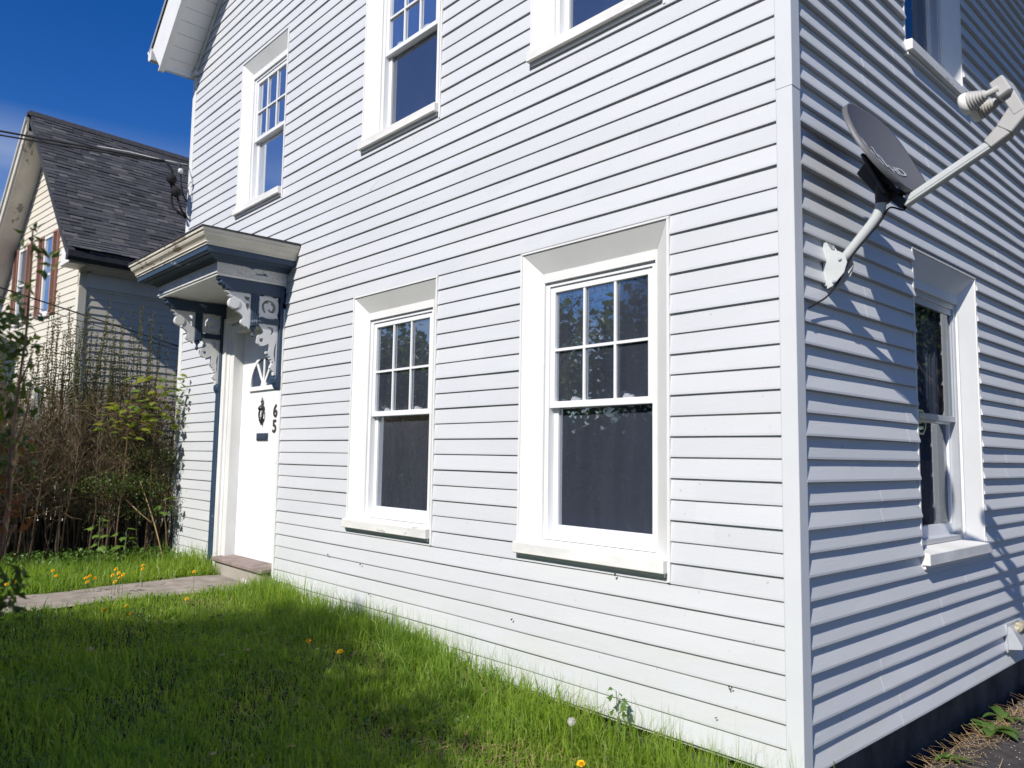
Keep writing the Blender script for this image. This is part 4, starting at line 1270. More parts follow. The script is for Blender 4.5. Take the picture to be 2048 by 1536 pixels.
# ------------------------------------------------------------------ blue-grey house beyond
fh_ = empty('blue_grey_house', (-29.0, 4.0, 0.0), 'dark blue grey house far behind the cream house', 'house')
mb = MB(); mb.box((-6, 0, -0.6), (0, 9, 9.0)); fw_ = mb.build('wall', 'far_siding', fh_)
mb = MB(); mb.prism([(0.55, 9.0), (-3.0, 11.6), (-6.55, 9.0), (-6.55, 8.85), (-3.0, 11.4), (0.55, 8.85)], 'y', -0.5, 9.5); mb.build('roof', 'roof_dark', fh_)
mb = MB(); mb.box((0.02, -0.45, 8.55), (0.5, 9.4, 8.9)); mb.build('cornice', 'far_siding', fh_)

# ------------------------------------------------------------------ wires
def wire(name, a, b, sag, rad, mat, label, n=30):
    a, b = Vector(a), Vector(b)
    pts = []
    for i in range(n + 1):
        t = i / n
        p = a.lerp(b, t); p.z -= sag * 4 * t * (1 - t)
        pts.append(p)
    o = MB().tube(pts, rad, 7).build(name, mat, None, smooth=True)
    return tag(o, label, 'cable')
A1 = Vector((-7.3893, -0.2937, 4.5993))
pole = Vector((-13.5, -7.4, 7.3))
w1a = Vector((-8.8172, -1.6747, 4.9709))
dirw = (w1a - A1)
pole = A1 + dirw * 4.2
svc = empty('service_drop', (A1.x, A1.y, A1.z), 'black overhead service wire with splice connectors at the left house corner', 'cable')
def sv(p): return Vector(p) - A1
pts = [A1.lerp(pole, t) for t in np.linspace(0, 1, 30)]
MB().tube([sv(p) for p in pts], 0.012, 7).build('service_wire', 'cable_black', svc, smooth=True)
pts2 = [A1.lerp(pole, t) + Vector((0, 0, -0.012 - 0.05 * 4 * t * (1 - t))) for t in np.linspace(0, 1, 30)]
MB().tube([sv(p) for p in pts2], 0.010, 7).build('service_wire', 'cable_black', svc, smooth=True)
neu = [Vector((-8.1696, -0.8063, 4.8546)), Vector((-7.7584, -0.5651, 4.7333)), Vector((-7.4079, -0.3155, 4.6102))] + [Vector((-7.3395, -0.2389, 4.5948)), Vector((-7.2752, -0.1661, 4.5736)), Vector((-7.4638, -0.0117, 4.6556))]
MB().tube([sv(p) for p in neu], 0.006, 6).build('neutral_wire', 'wire_grey', svc, smooth=True)
loop1 = [A1, Vector((-7.3547, -0.2468, 4.5322)), Vector((-7.3390, -0.2212, 4.4703)), Vector((-7.3555, -0.2274, 4.3850)), Vector((-7.3557, -0.2088, 4.2492)), Vector((-7.3632, -0.2083, 4.1868)), Vector((-7.3572, -0.1886, 4.0907)), Vector((-7.3155, -0.1324, 4.0124)), Vector((-7.4729, -0.0091, 4.0283)), Vector((-7.6939, 0.1160, 4.0684))]
MB().tube([sv(p) for p in spline(loop1)], 0.013, 8).build('drip_loop', 'cable_black', svc, smooth=True)
loop2 = [Vector((-7.3368, -0.2149, 4.4420)), Vector((-7.3312, -0.1854, 4.2724)), Vector((-7.3140, -0.1527, 4.1709)), Vector((-7.2974, -0.1191, 4.0581)), Vector((-7.4716, -0.0108, 4.0514)), Vector((-7.6926, 0.1142, 4.0922))]
MB().tube([sv(p) for p in spline(loop2)], 0.012, 8).build('drip_loop', 'cable_black', svc, smooth=True)
loop3 = [Vector((-7.2716, -0.1615, 4.5680)), Vector((-7.2763, -0.1556, 4.4887)), Vector((-7.2783, -0.1437, 4.3868)), Vector((-7.2772, -0.1269, 4.2736)), Vector((-7.4608, -0.0247, 4.2369)), Vector((-7.6829, 0.1017, 4.2589))]
MB().tube([sv(p) for p in spline(loop3)], 0.008, 8).build('drip_loop', 'cable_black', svc, smooth=True)
for c in (Vector((-7.3206, -0.2340, 4.3860)), Vector((-7.2945, -0.1855, 4.2399))):
    mb = MB(); c = sv(c)
    mb.lathe([(-0.075, 0.014), (-0.05, 0.03), (-0.03, 0.052), (0.0, 0.056), (0.03, 0.050), (0.05, 0.028), (0.07, 0.012)], c, (0.25, 0.1, -1), 12)
    mb.build('splice_connector', 'cable_black', svc, smooth=True)
mb = MB(); c = sv(Vector((-7.2561, -0.1624, 4.4815))); mb.lathe([(-0.03, 0.012), (-0.02, 0.026), (0.02, 0.026), (0.03, 0.01)], c, (0, 0, 1), 10); mb.build('clamp', 'mast_grey', svc, smooth=True)
a = Vector((-8.8921, -2.1141, 3.2669)); b = Vector((-7.7958, 0.1412, 2.5477))
wire('telephone_wire', Vector((-8.4532, -1.6119, 3.0846)) + (Vector((-8.4532, -1.6119, 3.0846)) - b) * 1.4, b, 0.0, 0.008, 'cable_black', 'lower black overhead wire crossing in front of the cream house')
b2 = Vector((-7.8495, 0.1626, 2.5067))
wire('telephone_wire', Vector((-8.5179, -1.5949, 2.9897)) + (Vector((-8.5179, -1.5949, 2.9897)) - b2) * 1.4, b2, 0.0, 0.004, 'cable_black', 'thinner lower wire just below the other overhead wire')

# ------------------------------------------------------------------ vegetation helpers (numpy)
def tubes_np(paths, radii, n=3):
    """paths: list of (k,3) arrays, radii list of (k,) -> verts, quads"""
    V = []; F = []; base = 0
    for P, r in zip(paths, radii):
        P = np.asarray(P); k = len(P)
        T = np.gradient(P, axis=0); T /= np.linalg.norm(T, axis=1, keepdims=True) + 1e-9
        ref = np.array([0.31, 0.87, 0.39]); 
        U = np.cross(T, ref); U /= np.linalg.norm(U, axis=1, keepdims=True) + 1e-9
        W = np.cross(T, U)
        ang = 2 * pi * np.arange(n) / n
        ringv = P[:, None] + (U[:, None] * np.cos(ang)[None, :, None] + W[:, None] * np.sin(ang)[None, :, None]) * np.asarray(r)[:, None, None]
        V.append(ringv.reshape(-1, 3))
        i = np.arange(k - 1)[:, None] * n; j = np.arange(n)[None]
        F.append(np.stack([base + i + j, base + i + (j + 1) % n, base + i + n + (j + 1) % n, base + i + n + j], -1).reshape(-1, 4))
        base += k * n
    return np.concatenate(V), np.concatenate(F)
def leaves_np(C, D, Nn, L, W, fold=0.25):
    """leaf quads pairs: centre base C, direction D, normal Nn, length L, width W -> folded diamond-like leaf of 4 triangles"""
    C = np.asarray(C, float); D = np.asarray(D, float); Nn = np.asarray(Nn, float)
    D = D / (np.linalg.norm(D, axis=1, keepdims=True) + 1e-9)
    S = np.cross(D, Nn); S /= np.linalg.norm(S, axis=1, keepdims=True) + 1e-9
    Nn = np.cross(S, D)
    L = np.broadcast_to(L, (len(C),))[:, None]; W = np.broadcast_to(W, (len(C),))[:, None]
    b = C; m1 = C + D * L * 0.45 + S * W * 0.5 + Nn * W * fold; m2 = C + D * L * 0.45 - S * W * 0.5 + Nn * W * fold
    mid = C + D * L * 0.5; tip = C + D * L - Nn * L * 0.12
    V = np.stack([b, m1, mid, m2, tip], 1).reshape(-1, 3)
    k = np.arange(len(C))[:, None] * 5
    F = np.concatenate([k + np.array([[0, 1, 2]]), k + np.array([[0, 2, 3]]), k + np.array([[2, 1, 4]]), k + np.array([[2, 4, 3]])], 1).reshape(-1, 3)
    return V, F
def rdir(n, up=0.0):
    d = rng.normal(size=(n, 3)); d[:, 2] += up
    return d / np.linalg.norm(d, axis=1, keepdims=True)

# ------------------------------------------------------------------ grass
def grass_field(n, region, lmin, lmax, wmul=1.0):
    x = rng.uniform(region[0], region[1], n); y = rng.uniform(region[2], region[3], n)
    return x, y
def make_grass(name, x, y, L, W, lean, label):
    n = len(x)
    z = gz(x, y) - 0.006
    az_ = rng.uniform(0, 2 * pi, n); la = rng.uniform(0, 2 * pi, n)
    ln = np.abs(rng.normal(0, 1, n)) * lean
    face = np.stack([np.cos(az_), np.sin(az_), np.zeros(n)], 1)
    ld = np.stack([np.cos(la), np.sin(la), np.zeros(n)], 1)
    B = np.stack([x, y, z], 1)
    L_ = L[:, None]; ln_ = ln[:, None]
    up = np.array([0, 0, 1.0])
    m = B + up * L_ * 0.55 + ld * ln_ * L_ * 0.30
    t = B + up * L_ * (1.0 - 0.35 * np.minimum(ln_, 1.6)) + ld * ln_ * L_ * 0.95
    w = W[:, None] * 0.5
    V = np.stack([B - face * w, B + face * w, m + face * w * 0.85, m - face * w * 0.85, t], 1).reshape(-1, 3)
    k = np.arange(n)[:, None] * 5
    F = np.concatenate([k + np.array([[0, 1, 2]]), k + np.array([[0, 2, 3]]), k + np.array([[3, 2, 4]])], 1).reshape(-1, 3)
    o = fast(name, V, F, 'grass')
    return stuff(o, label, 'grass')
n = 620000
x = rng.uniform(-7.6, 0.30, n); y = rng.uniform(-3.3, -0.012, n)
d = np.sqrt((x - CAM.x) ** 2 + (y - CAM.y) ** 2 + 1.4)
clump = 0.5 + 0.5 * np.sin(3.7 * x + 1.3 * np.sin(4.1 * y)) * np.cos(4.9 * y + 1.1 * np.sin(2.7 * x))
keep = rng.uniform(size=n) < np.clip((2.3 / d) ** 1.35, 0, 1) * (0.30 + 0.45 * clump)
onpath = (x > path_edge(y, PX0) - 0.01) & (x < path_edge(y, PX1) + 0.01)
bare = (np.abs(y + 0.10 - 0.05 * np.sin(4 * x)) < 0.075) & (x > -2.1) & (x < -0.75)
# only what the lens and its neighbourhood can see
ang = np.arctan2(-(x - CAM.x), (y - CAM.y))
keep &= ~onpath & ~(bare & (rng.uniform(size=n) < 0.75)) & (ang > radians(8)) & (ang < radians(95))
x, y, d, clump = x[keep], y[keep], d[keep], clump[keep]
wall_d = -y
tall = np.exp(-((wall_d - 0.16) / 0.30) ** 2) * np.clip((x + 5.3) / 0.5, 0, 1) + 0.75 * np.exp(-((wall_d - 0.08) / 0.14) ** 2) * (x < -6.1) + 0.55 * (x < PX0)
L = rng.uniform(0.045, 0.10, len(x)) * (0.8 + 0.5 * clump) + tall * rng.uniform(0.02, 0.17, len(x))
long_ = rng.uniform(size=len(x)) < 0.02
L[long_] *= 1.45
W = rng.uniform(0.0026, 0.0046, len(x)) * np.clip(d / 2.6, 0.9, 1.9)
make_grass('grass', x, y, L, W, 0.80, 'green lawn grass, longer along the foot of the white wall')
n = 2600
cx_ = rng.uniform(-5.0, 0.0, 130); cy_ = rng.uniform(-2.9, -0.25, 130)
kk = rng.integers(130, size=n)
x = cx_[kk] + rng.normal(0, 0.05, n); y = cy_[kk] + rng.normal(0, 0.05, n)
c = np.stack([x, y, gz(x, y) + rng.uniform(0.02, 0.075, n)], 1)
V, F = leaves_np(c, rdir(n, 0.1), rdir(n, 1.6), rng.uniform(0.014, 0.034, n), rng.uniform(0.012, 0.022, n))
stuff(fast('clover', V, F, 'weed_leaf'), 'clover and small broad-leaved weeds mixed into the lawn', 'weeds')
n = 1500
x = rng.uniform(-4.9, 0.1, n); y = -np.abs(rng.normal(0.06, 0.13, n)) - 0.015
make_grass('tall_grass', x, y, rng.uniform(0.16, 0.36, n), rng.uniform(0.0016, 0.0026, n), 0.40, 'long thin grass stalks standing against the white wall')
# straw thatch and bits lying between the blades
n = 9000
x = rng.uniform(-5.0, 0.1, n); y = -np.abs(rng.normal(0, 0.75, n)) - 0.03
ok = y > -3.0; x, y = x[ok], y[ok]; n = len(x)
a = rng.uniform(0, 2 * pi, n); l = rng.uniform(0.03, 0.09, n)
P0 = np.stack([x, y, gz(x, y) + rng.uniform(0.004, 0.03, n)], 1); dd = np.stack([np.cos(a), np.sin(a), rng.uniform(-0.15, 0.25, n)], 1) * l[:, None]
sd = np.stack([-np.sin(a), np.cos(a), np.zeros(n)], 1) * 0.0014
V = np.stack([P0 - sd, P0 + sd, P0 + dd + sd, P0 + dd - sd], 1).reshape(-1, 3)
stuff(fast('thatch', V, np.arange(4 * n).reshape(-1, 4), 'straw'), 'dry straw lying in the lawn grass', 'straw')

# ------------------------------------------------------------------ hedge
HB = Vector((-7.75, -1.9, 0.15))
hedge = empty('hedge', HB, 'twiggy brown and green privet hedge beside the left house corner', 'hedge')
HBn = np.array(HB)
paths = []; rads = []
for i in range(900):
    y = rng.uniform(-5.6, 0.02); x = rng.uniform(-8.75, -7.34)
    h = rng.uniform(0.9, 1.95)
    k = 7; t = np.linspace(0, 1, k)
    dx, dy = rng.normal(0, 0.10), rng.normal(0, 0.13)
    P = np.stack([x + dx * t + np.cumsum(rng.normal(0, 0.014, k)), y + dy * t + np.cumsum(rng.normal(0, 0.016, k)), 0.12 + h * t], 1)
    P[:, 1] = np.minimum(P[:, 1], 0.10)
    paths.append(P); rads.append(np.linspace(rng.uniform(0.006, 0.014), 0.003, k))
V, F = tubes_np(paths, rads, 4)
fast('stems', V - HBn, F, 'stem_dark', hedge, True)['kind'] = 'stuff'
stem_paths = paths
paths = []; rads = []
for i in range(38000):
    P0 = stem_paths[rng.integers(len(stem_paths))]
    q = rng.uniform(0.3, 1.0) ** 0.75; j = int(q * 5.99)
    b = P0[j] + (P0[j + 1] - P0[j]) * (q * 6 - j if q < 1 else 1)
    l = rng.uniform(0.12, 0.38)
    d0 = rng.normal(size=3) * np.array([0.8, 0.8, 0.5]); d0[2] += 0.75; d0 /= np.linalg.norm(d0)
    P = np.stack([b, b + d0 * l * 0.5 + rng.normal(0, 0.018, 3), b + d0 * l + rng.normal(0, 0.03, 3) + np.array([0, 0, 0.03])])
    if P[-1, 1] > 0.02 and P[-1, 0] > -7.5: continue
    if P[-1, 2] > 2.12: continue
    paths.append(P); rads.append(np.array([0.0022, 0.0017, 0.0009]))
V, F = tubes_np(paths, rads, 3)
fast('twigs', V - HBn, F, 'twig', hedge, True)['kind'] = 'stuff'
tips = np.array([p[-1] for p in paths]); mids = np.array([p[1] for p in paths])
# leaves: denser near the house corner and low down, sparse brown ones on the sheared face
n = 95000
src = np.concatenate([tips, mids]); c = src[rng.integers(len(src), size=n)] + rng.normal(0, 0.022, (n, 3))
green = np.clip(0.16 + 0.75 * np.clip((c[:, 1] + 0.75) / 0.6, 0, 1) + 0.35 * (c[:, 2] < 1.15) * np.clip((c[:, 1] + 1.3) / 0.8, 0, 1) + 0.22 * np.clip((c[:, 2] - 1.55) / 0.4, 0, 1), 0, 1)
pick = rng.uniform(size=n) < green
cg = c[pick]
cg = cg[(cg[:, 1] < 0.0) | (cg[:, 0] < -7.52)]
V, F = leaves_np(cg - HBn, rdir(len(cg), 0.5), rdir(len(cg), 0.8), rng.uniform(0.018, 0.036, len(cg)), rng.uniform(0.009, 0.017, len(cg)))
fast('leaves', V, F, 'hedge_leaf', hedge)['kind'] = 'stuff'
cd_ = c[~pick][:14000]
V, F = leaves_np(cd_ - HBn, rdir(len(cd_)), rdir(len(cd_)), rng.uniform(0.012, 0.026, len(cd_)), rng.uniform(0.006, 0.012, len(cd_)))
fast('dead_leaves', V, F, 'dead_leaf', hedge)['kind'] = 'stuff'
nb_ = 12000
c = np.stack([rng.uniform(-9.6, -8.5, nb_), rng.uniform(-5.5, 0.4, nb_), 0.12 + 1.45 * rng.uniform(0, 1, nb_) ** 1.2], 1)
V, F = leaves_np(c - HBn, rdir(nb_, 0.3), rdir(nb_, 0.6), rng.uniform(0.05, 0.09, nb_), rng.uniform(0.03, 0.05, nb_))
fast('inner_leaves', V, F, 'hedge_leaf', hedge)['kind'] = 'stuff'
# leafy boughs low on the right
for (by, bz, bx) in [(-0.55, 1.05, -7.20), (-0.35, 0.95, -7.18), (-0.75, 0.98, -7.16), (-0.2, 1.3, -7.25), (-0.30, 0.72, -7.2)]:
    n = 520
    c = np.stack([bx + rng.normal(0, 0.07, n), by + rng.normal(0, 0.20, n), bz + rng.normal(0, 0.045, n) - 0.08 * rng.uniform(0, 1, n)], 1)
    c = c[c[:, 1] < -0.03]
    V, F = leaves_np(c - HBn, rdir(len(c), 0.2), rdir(len(c), 1.6), rng.uniform(0.02, 0.038, len(c)), rng.uniform(0.012, 0.018, len(c)))
    fast('leafy_bough', V, F, 'hedge_leaf', hedge)['kind'] = 'stuff'
# tall upright shoots with paired leaves
sp = []; sr = []; lc = []; ld_ = []; ll = []
for i in range(120):
    y = rng.uniform(-2.3, -0.02) if i > 55 else rng.uniform(-1.25, -0.05)
    x = rng.uniform(-8.0, -7.45)
    z0 = rng.uniform(1.5, 1.95); z1 = z0 + rng.uniform(0.45, 1.18)
    if y < -1.3: z1 = min(z1, 2.45)
    k = 8; t = np.linspace(0, 1, k)
    P = np.stack([x + rng.normal(0, 0.05) * t + rng.normal(0, 0.006, k), y + rng.normal(0, 0.06) * t + rng.normal(0, 0.006, k), z0 + (z1 - z0) * t], 1)
    sp.append(P); sr.append(np.linspace(0.0042, 0.0014, k))
    m = int((z1 - z0) / 0.030)
    for j in range(m):
        tt = (j + 0.5) / m
        b = np.array([np.interp(tt, t, P[:, a_]) for a_ in range(3)])
        ph = (j % 2) * pi / 2 + rng.uniform(-0.5, 0.5)
        for s_ in (0, pi):
            lc.append(b); ld_.append([cos(ph + s_), sin(ph + s_), rng.uniform(0.5, 1.3)]); ll.append(rng.uniform(0.028, 0.052) * (1 - 0.35 * tt))
V, F = tubes_np(sp, sr, 4); fast('shoots', V - HBn, F, 'stem_dark', hedge, True)['kind'] = 'stuff'
lc = np.array(lc); ld_ = np.array(ld_); ll = np.array(ll)
V, F = leaves_np(lc - HBn, ld_, rdir(len(lc), 1.0), ll, ll * 0.48)
fast('shoot_leaves', V, F, 'shoot_leaf', hedge)['kind'] = 'stuff'

# ------------------------------------------------------------------ maple saplings beside the hedge
MAPLE = [(0, 0), (0.10, -0.02), (0.30, -0.12), (0.28, 0.05), (0.55, 0.10), (0.40, 0.24), (0.46, 0.45), (0.27, 0.42), (0.20, 0.55), (0.13, 0.60), (0.0, 0.98)]
maple_poly = MAPLE + [(-x, y) for x, y in MAPLE[::-1][1:-1]]
def maple_leaf_mb(mb, base, d, nrm_, size):
    d = Vector(d).normalized(); nn = Vector(nrm_).normalized(); s = d.cross(nn).normalized(); nn = s.cross(d)
    vs = []
    for (px, py) in maple_poly:
        vs.append(Vector(base) + s * px * size + d * py * size - nn * (0.35 * px * px * size + 0.10 * py * size))
    c = Vector(base) + d * 0.33 * size
    k = len(vs)
    b = len(mb.v)
    mb.v += [tuple(v) for v in vs] + [tuple(c)]
    mb.f += [(b + i, b + (i + 1) % k, b + k) for i in range(k)]
def sapling(base, h, nl, size, spread, mat, label, lean=(0, 0), stem='stem_red', z_lo=0.35):
    e = empty('maple_sapling', base, label, 'sapling', 'maple saplings growing at the hedge')
    k = 7
    P = [Vector((lean[0] * t * h + random.uniform(-.01, .01), lean[1] * t * h + random.uniform(-.01, .01), t * h)) for t in np.linspace(0, 1, k)]
    st_ = MB().tube(P, list(np.linspace(0.008, 0.003, k)), 6)
    lf_ = MB()
    for i in range(nl):
        t = z_lo + (1 - z_lo) * (i + random.random()) / nl
        j = min(k - 2, int(t * (k - 1)))
        b = P[j].lerp(P[j + 1], t * (k - 1) - j)
        a = i * 2.4 + random.uniform(-.4, .4)
        r = random.uniform(0.3, 1.0) * spread
        tip = b + Vector((cos(a) * r, sin(a) * r, random.uniform(-0.02, 0.06)))
        st_.tube([b, b.lerp(tip, 0.5) + Vector((0, 0, 0.02)), tip], [0.002, 0.0016, 0.001], 4)
        maple_leaf_mb(lf_, tip, (cos(a), sin(a), random.uniform(-0.7, 0.1)), (random.uniform(-.4, .4), random.uniform(-.4, .4), 1), size * random.uniform(0.7, 1.15))
    st_.build('stem', stem, e, smooth=True)
    lf_.build('leaves', mat, e)
    return e
sapling((-7.28, -0.30, 0.15), 2.0, 78, 0.10, 0.30, 'maple_leaf', 'tall yellow green maple sapling in front of the hedge top', (0.0, 0.02), z_lo=0.68)
sapling((-7.22, -0.62, 0.15), 1.66, 52, 0.10, 0.28, 'maple_leaf', 'yellow maple sapling left of the taller one in the hedge', (0.0, 0.05), z_lo=0.78)
sapling((-6.95, -0.85, 0.15), 0.50, 10, 0.085, 0.09, 'sap_leaf', 'upright green maple sapling left of the low sapling', (0.0, 0.0), 'stem_green', 0.3)
sapling((-6.90, -0.62, 0.15), 0.34, 9, 0.10, 0.10, 'sap_leaf', 'low green maple sapling between hedge and dandelion clump', (0.02, 0.0), 'stem_green', 0.3)
sapling((-7.10, -0.12, 0.15), 0.72, 8, 0.10, 0.12, 'sap_leaf', 'green maple sapling close to the white corner post', (0.0, -0.1), 'stem_red', 0.6)
# bare canes leaning out of the hedge
for i, (p0, p1, lab) in enumerate([((-7.05, -0.18, 0.15), (-7.2, -0.42, 1.0), 'pale bare cane leaning from the ground near the corner post'), ((-7.12, -0.30, 0.55), (-7.2, -0.55, 0.80), 'short bent bare cane crossing the leaning cane')]):
    p0, p1 = Vector(p0), Vector(p1)
    m_ = p0.lerp(p1, 0.5) + Vector((0.03, 0.02, -0.03))
    tag(MB().tube(spline([p0, m_, p1], 5), 0.0065, 6).build('bare_cane', 'straw', None, smooth=True), lab, 'cane', 'bare canes')
# ground ivy at the hedge foot
n = 1500
x = rng.uniform(-7.5, -6.95, n); y = rng.uniform(-3.0, -0.1, n)
c = np.stack([x, y, gz(x, y) + rng.uniform(0.03, 0.16, n)], 1)
V, F = leaves_np(c, rdir(n, 0.2), rdir(n, 1.8), rng.uniform(0.03, 0.055, n), rng.uniform(0.025, 0.04, n))
stuff(fast('ground_cover', V, F, 'weed_leaf'), 'low broad-leaved ground cover along the hedge foot', 'ground cover')

# ------------------------------------------------------------------ dandelions
def flower_proto():
    hd = MB()
    for ringi, (cnt, r, rise) in enumerate([(18, 0.021, 0.003), (15, 0.017, 0.009), (11, 0.011, 0.013), (6, 0.006, 0.015)]):
        for k in range(cnt):
            a = 2 * pi * (k + 0.5 * (ringi % 2)) / cnt + random.uniform(-0.06, 0.06)
            ca, sa = cos(a), sin(a); w = 0.0030
            r2 = r * random.uniform(0.88, 1.08)
            hd.add([(0, 0, 0.001 + ringi * 0.002), (ca * r2 * 0.9 - sa * w, sa * r2 * 0.9 + ca * w, rise), (ca * r2, sa * r2, rise - 0.001), (ca * r2 * 0.9 + sa * w, sa * r2 * 0.9 - ca * w, rise)], [(0, 3, 2, 1)])
    hd.lathe([(-0.012, 0.004), (-0.004, 0.007), (0.001, 0.008)], (0, 0, 0), (0, 0, 1), 8)
    return hd
fp = flower_proto()
fl_me = bpy.data.meshes.new('flower_head'); fl_me.from_pydata(fp.v, [], fp.f); fl_me.materials.append(M['pollen_yellow'])
def dandelion(x, y, h, tilt, label, sc=1.0):
    b = Vector((x, y, float(gz(np.float64(x), np.float64(y)))))
    e = empty('dandelion', b, label, 'dandelion', 'yellow dandelions in the grass')
    tp = Vector((tilt[0] * h, tilt[1] * h, h))
    MB().tube([Vector((0, 0, -0.01)), Vector((tp.x * 0.3, tp.y * 0.3, h * 0.55)), tp], [0.0022, 0.002, 0.0018], 6).build('stem', 'stem_green', e, smooth=True)
    o = link('flower_head', fl_me, None, e)
    o.location = tp; o.scale = (sc, sc, sc)
    o.rotation_euler = (random.uniform(0.2, 0.7), random.uniform(-0.1, 0.3), random.uniform(0, 0.4))
    return e
DL_ = [(-5.979, -1.453, 0.17, 'upper of the two dandelions at the left of the hedge strip'), (-5.873, -1.452, 0.14, 'lower of the two dandelions at the left of the hedge strip'),
       (-5.661, -1.279, 0.13, 'leftmost dandelion of the small group left of the big clump'), (-5.613, -1.262, 0.15, 'middle dandelion of the small group left of the big clump'), (-5.611, -1.224, 0.13, 'rightmost dandelion of the small group left of the big clump'),
       (-5.557, -1.293, 0.11, 'lowest dandelion of the small group left of the big clump'), (-5.603, -1.062, 0.19, 'topmost dandelion of the big clump by the saplings'), (-5.399, -1.146, 0.17, 'left dandelion of the big clump by the saplings'),
       (-5.416, -1.095, 0.18, 'dandelion in the middle of the big clump by the saplings'), (-5.376, -1.072, 0.17, 'right dandelion of the big clump by the saplings'), (-5.360, -1.102, 0.15, 'lower dandelion of the big clump by the saplings'), (-5.294, -1.154, 0.13, 'lowest dandelion under the big clump by the saplings'),
       (-5.598, -0.846, 0.20, 'upper dandelion near the leaning cane'), (-5.531, -0.870, 0.18, 'lower dandelion near the leaning cane'), (-5.280, -0.524, 0.16, 'lone dandelion beside the blue pilaster'),
       (-4.519, -0.861, 0.09, 'small dandelion at the lawn edge of the path below the door'), (-4.286, -1.329, 0.07, 'dandelion at the shaded lawn edge nearest the path'), (-4.639, -1.254, 0.05, 'small dandelion on the path edge above its neighbour'),
       (-4.597, -1.423, 0.05, 'faint dandelion at the path edge left of its neighbours'), (-2.523, -0.697, 0.13, 'bright dandelion in the middle of the sunny lawn'), (-2.891, -0.706, 0.10, 'small pale dandelion left of the bright lawn dandelion'),
       (-0.776, -0.507, 0.08, 'dandelion at the bottom edge below the seed head'), (-5.535, -1.867, 0.15, 'dandelion behind the near shrub at the left edge'), (-5.619, -1.799, 0.15, 'second dandelion behind the near shrub at the left edge')]
for (x, y, h, lab) in DL_:
    dandelion(x, y, h, (0.0, 0.0), lab, 1.0 if x > -3.2 else 0.85)
p = Vector((-0.8991, -0.4378, 0.1007))
e = empty('dandelion_clock', (p.x, p.y, float(gz(p.x, p.y))), 'round white dandelion seed head on a tall stalk by the wall', 'dandelion')
MB().tube([(0, 0, -0.01), (0.004, 0.002, 0.10), (0, 0, 0.205)], [0.0024, 0.0022, 0.0018], 6).build('stalk', 'stem_green', e, smooth=True)
sd_ = MB()
for i in range(150):
    ph = math.acos(1 - 2 * (i + 0.5) / 150); th = i * 2.39996
    dr = Vector((sin(ph) * cos(th), sin(ph) * sin(th), cos(ph)))
    o0 = Vector((0, 0, 0.21)); tip = o0 + dr * 0.0175
    sd_.tube([o0 + dr * 0.004, tip], 0.00022, 3, False)
    u_ = dr.orthogonal().normalized(); w_ = dr.cross(u_)
    for k in range(5):
        a = 2 * pi * k / 5 + i
        q = tip + dr * 0.0028 + (u_ * cos(a) + w_ * sin(a)) * 0.0036
        s_ = (u_ * -sin(a) + w_ * cos(a)) * 0.00035
        sd_.add([tip - s_, tip + s_, q], [(0, 1, 2)])
sd_.lathe([(-0.004, 0.002), (0.0, 0.0045), (0.003, 0.003)], (0, 0, 0.21), (0, 0, 1), 8)
sd_.build('seed_head', 'seed_white', e)

# weed against the wall
p = Vector((-0.905, -0.10, float(gz(-0.905, -0.1))))
e = empty('wall_weed', p, 'small leafy weed growing against the foot of the white wall', 'weed')
sm = MB(); lm_ = MB()
P = [Vector((0.03, 0, 0)), Vector((0.01, 0.01, 0.11)), Vector((-0.02, 0.02, 0.20)), Vector((-0.035, 0.03, 0.27))]
sm.tube(spline(P, 3), 0.0024, 5)
for i in range(15):
    t = random.uniform(0.25, 1.0); b = P[0].lerp(P[3], t); a = random.uniform(0, 6.28); r = random.uniform(0.02, 0.05)
    tip = b + Vector((cos(a) * r, sin(a) * r * 0.6, random.uniform(-0.01, 0.03)))
    sm.tube([b, tip], 0.001, 4)
    maple_leaf_mb(lm_, tip, (cos(a), sin(a) * 0.5, -0.2), (0.3 * cos(a), -0.8, 0.6), random.uniform(0.026, 0.045))
sm.build('stem', 'stem_green', e, smooth=True); lm_.build('leaves', 'weed_leaf', e)
# small climbing twig left of it
# plantain-like weeds on the driveway edge
def broad_weed(x, y, n, L, label):
    b = Vector((x, y, -0.285))
    e = empty('broadleaf_weed', b, label, 'weed', 'broad-leaved weeds at the driveway edge')
    mb = MB()
    for i in range(n):
        a = 2.4 * i + random.uniform(-.3, .3)
        l = L * random.uniform(0.6, 1.1); w = l * random.uniform(0.13, 0.2)
        d0 = Vector((cos(a), sin(a), 0)); s_ = Vector((-sin(a), cos(a), 0))
        rise = random.uniform(0.35, 0.9)
        prev = None
        secs = 6
        base = len(mb.v)
        for k in range(secs + 1):
            t = k / secs
            c = d0 * (l * t) + Vector((0, 0, l * rise * (t - 0.85 * t * t) + 0.01))
            ww = w * (sin(pi * min(1, t * 0.93 + 0.05)) ** 0.8) + 0.002
            mb.v += [tuple(c + s_ * ww + Vector((0, 0, ww * 0.35))), tuple(c), tuple(c - s_ * ww + Vector((0, 0, ww * 0.35)))]
        for k in range(secs):
            q = base + k * 3
            mb.f += [(q, q + 1, q + 4, q + 3), (q + 1, q + 2, q + 5, q + 4)]
    mb.build('leaves', 'weed_leaf', e, smooth=True)
    return e
broad_weed(0.055, 2.20, 13, 0.17, 'largest broad-leaved weed at the driveway edge below the side window')
broad_weed(0.035, 2.50, 9, 0.15, 'broad-leaved weed behind the largest one at the driveway edge')
broad_weed(0.045, 1.52, 8, 0.11, 'small broad-leaved weed at the driveway edge nearest the camera')
n = 900
yy = 1.0 + 3.6 * rng.uniform(size=n); xx = np.abs(rng.normal(0.02, 0.07, n)) + 0.0
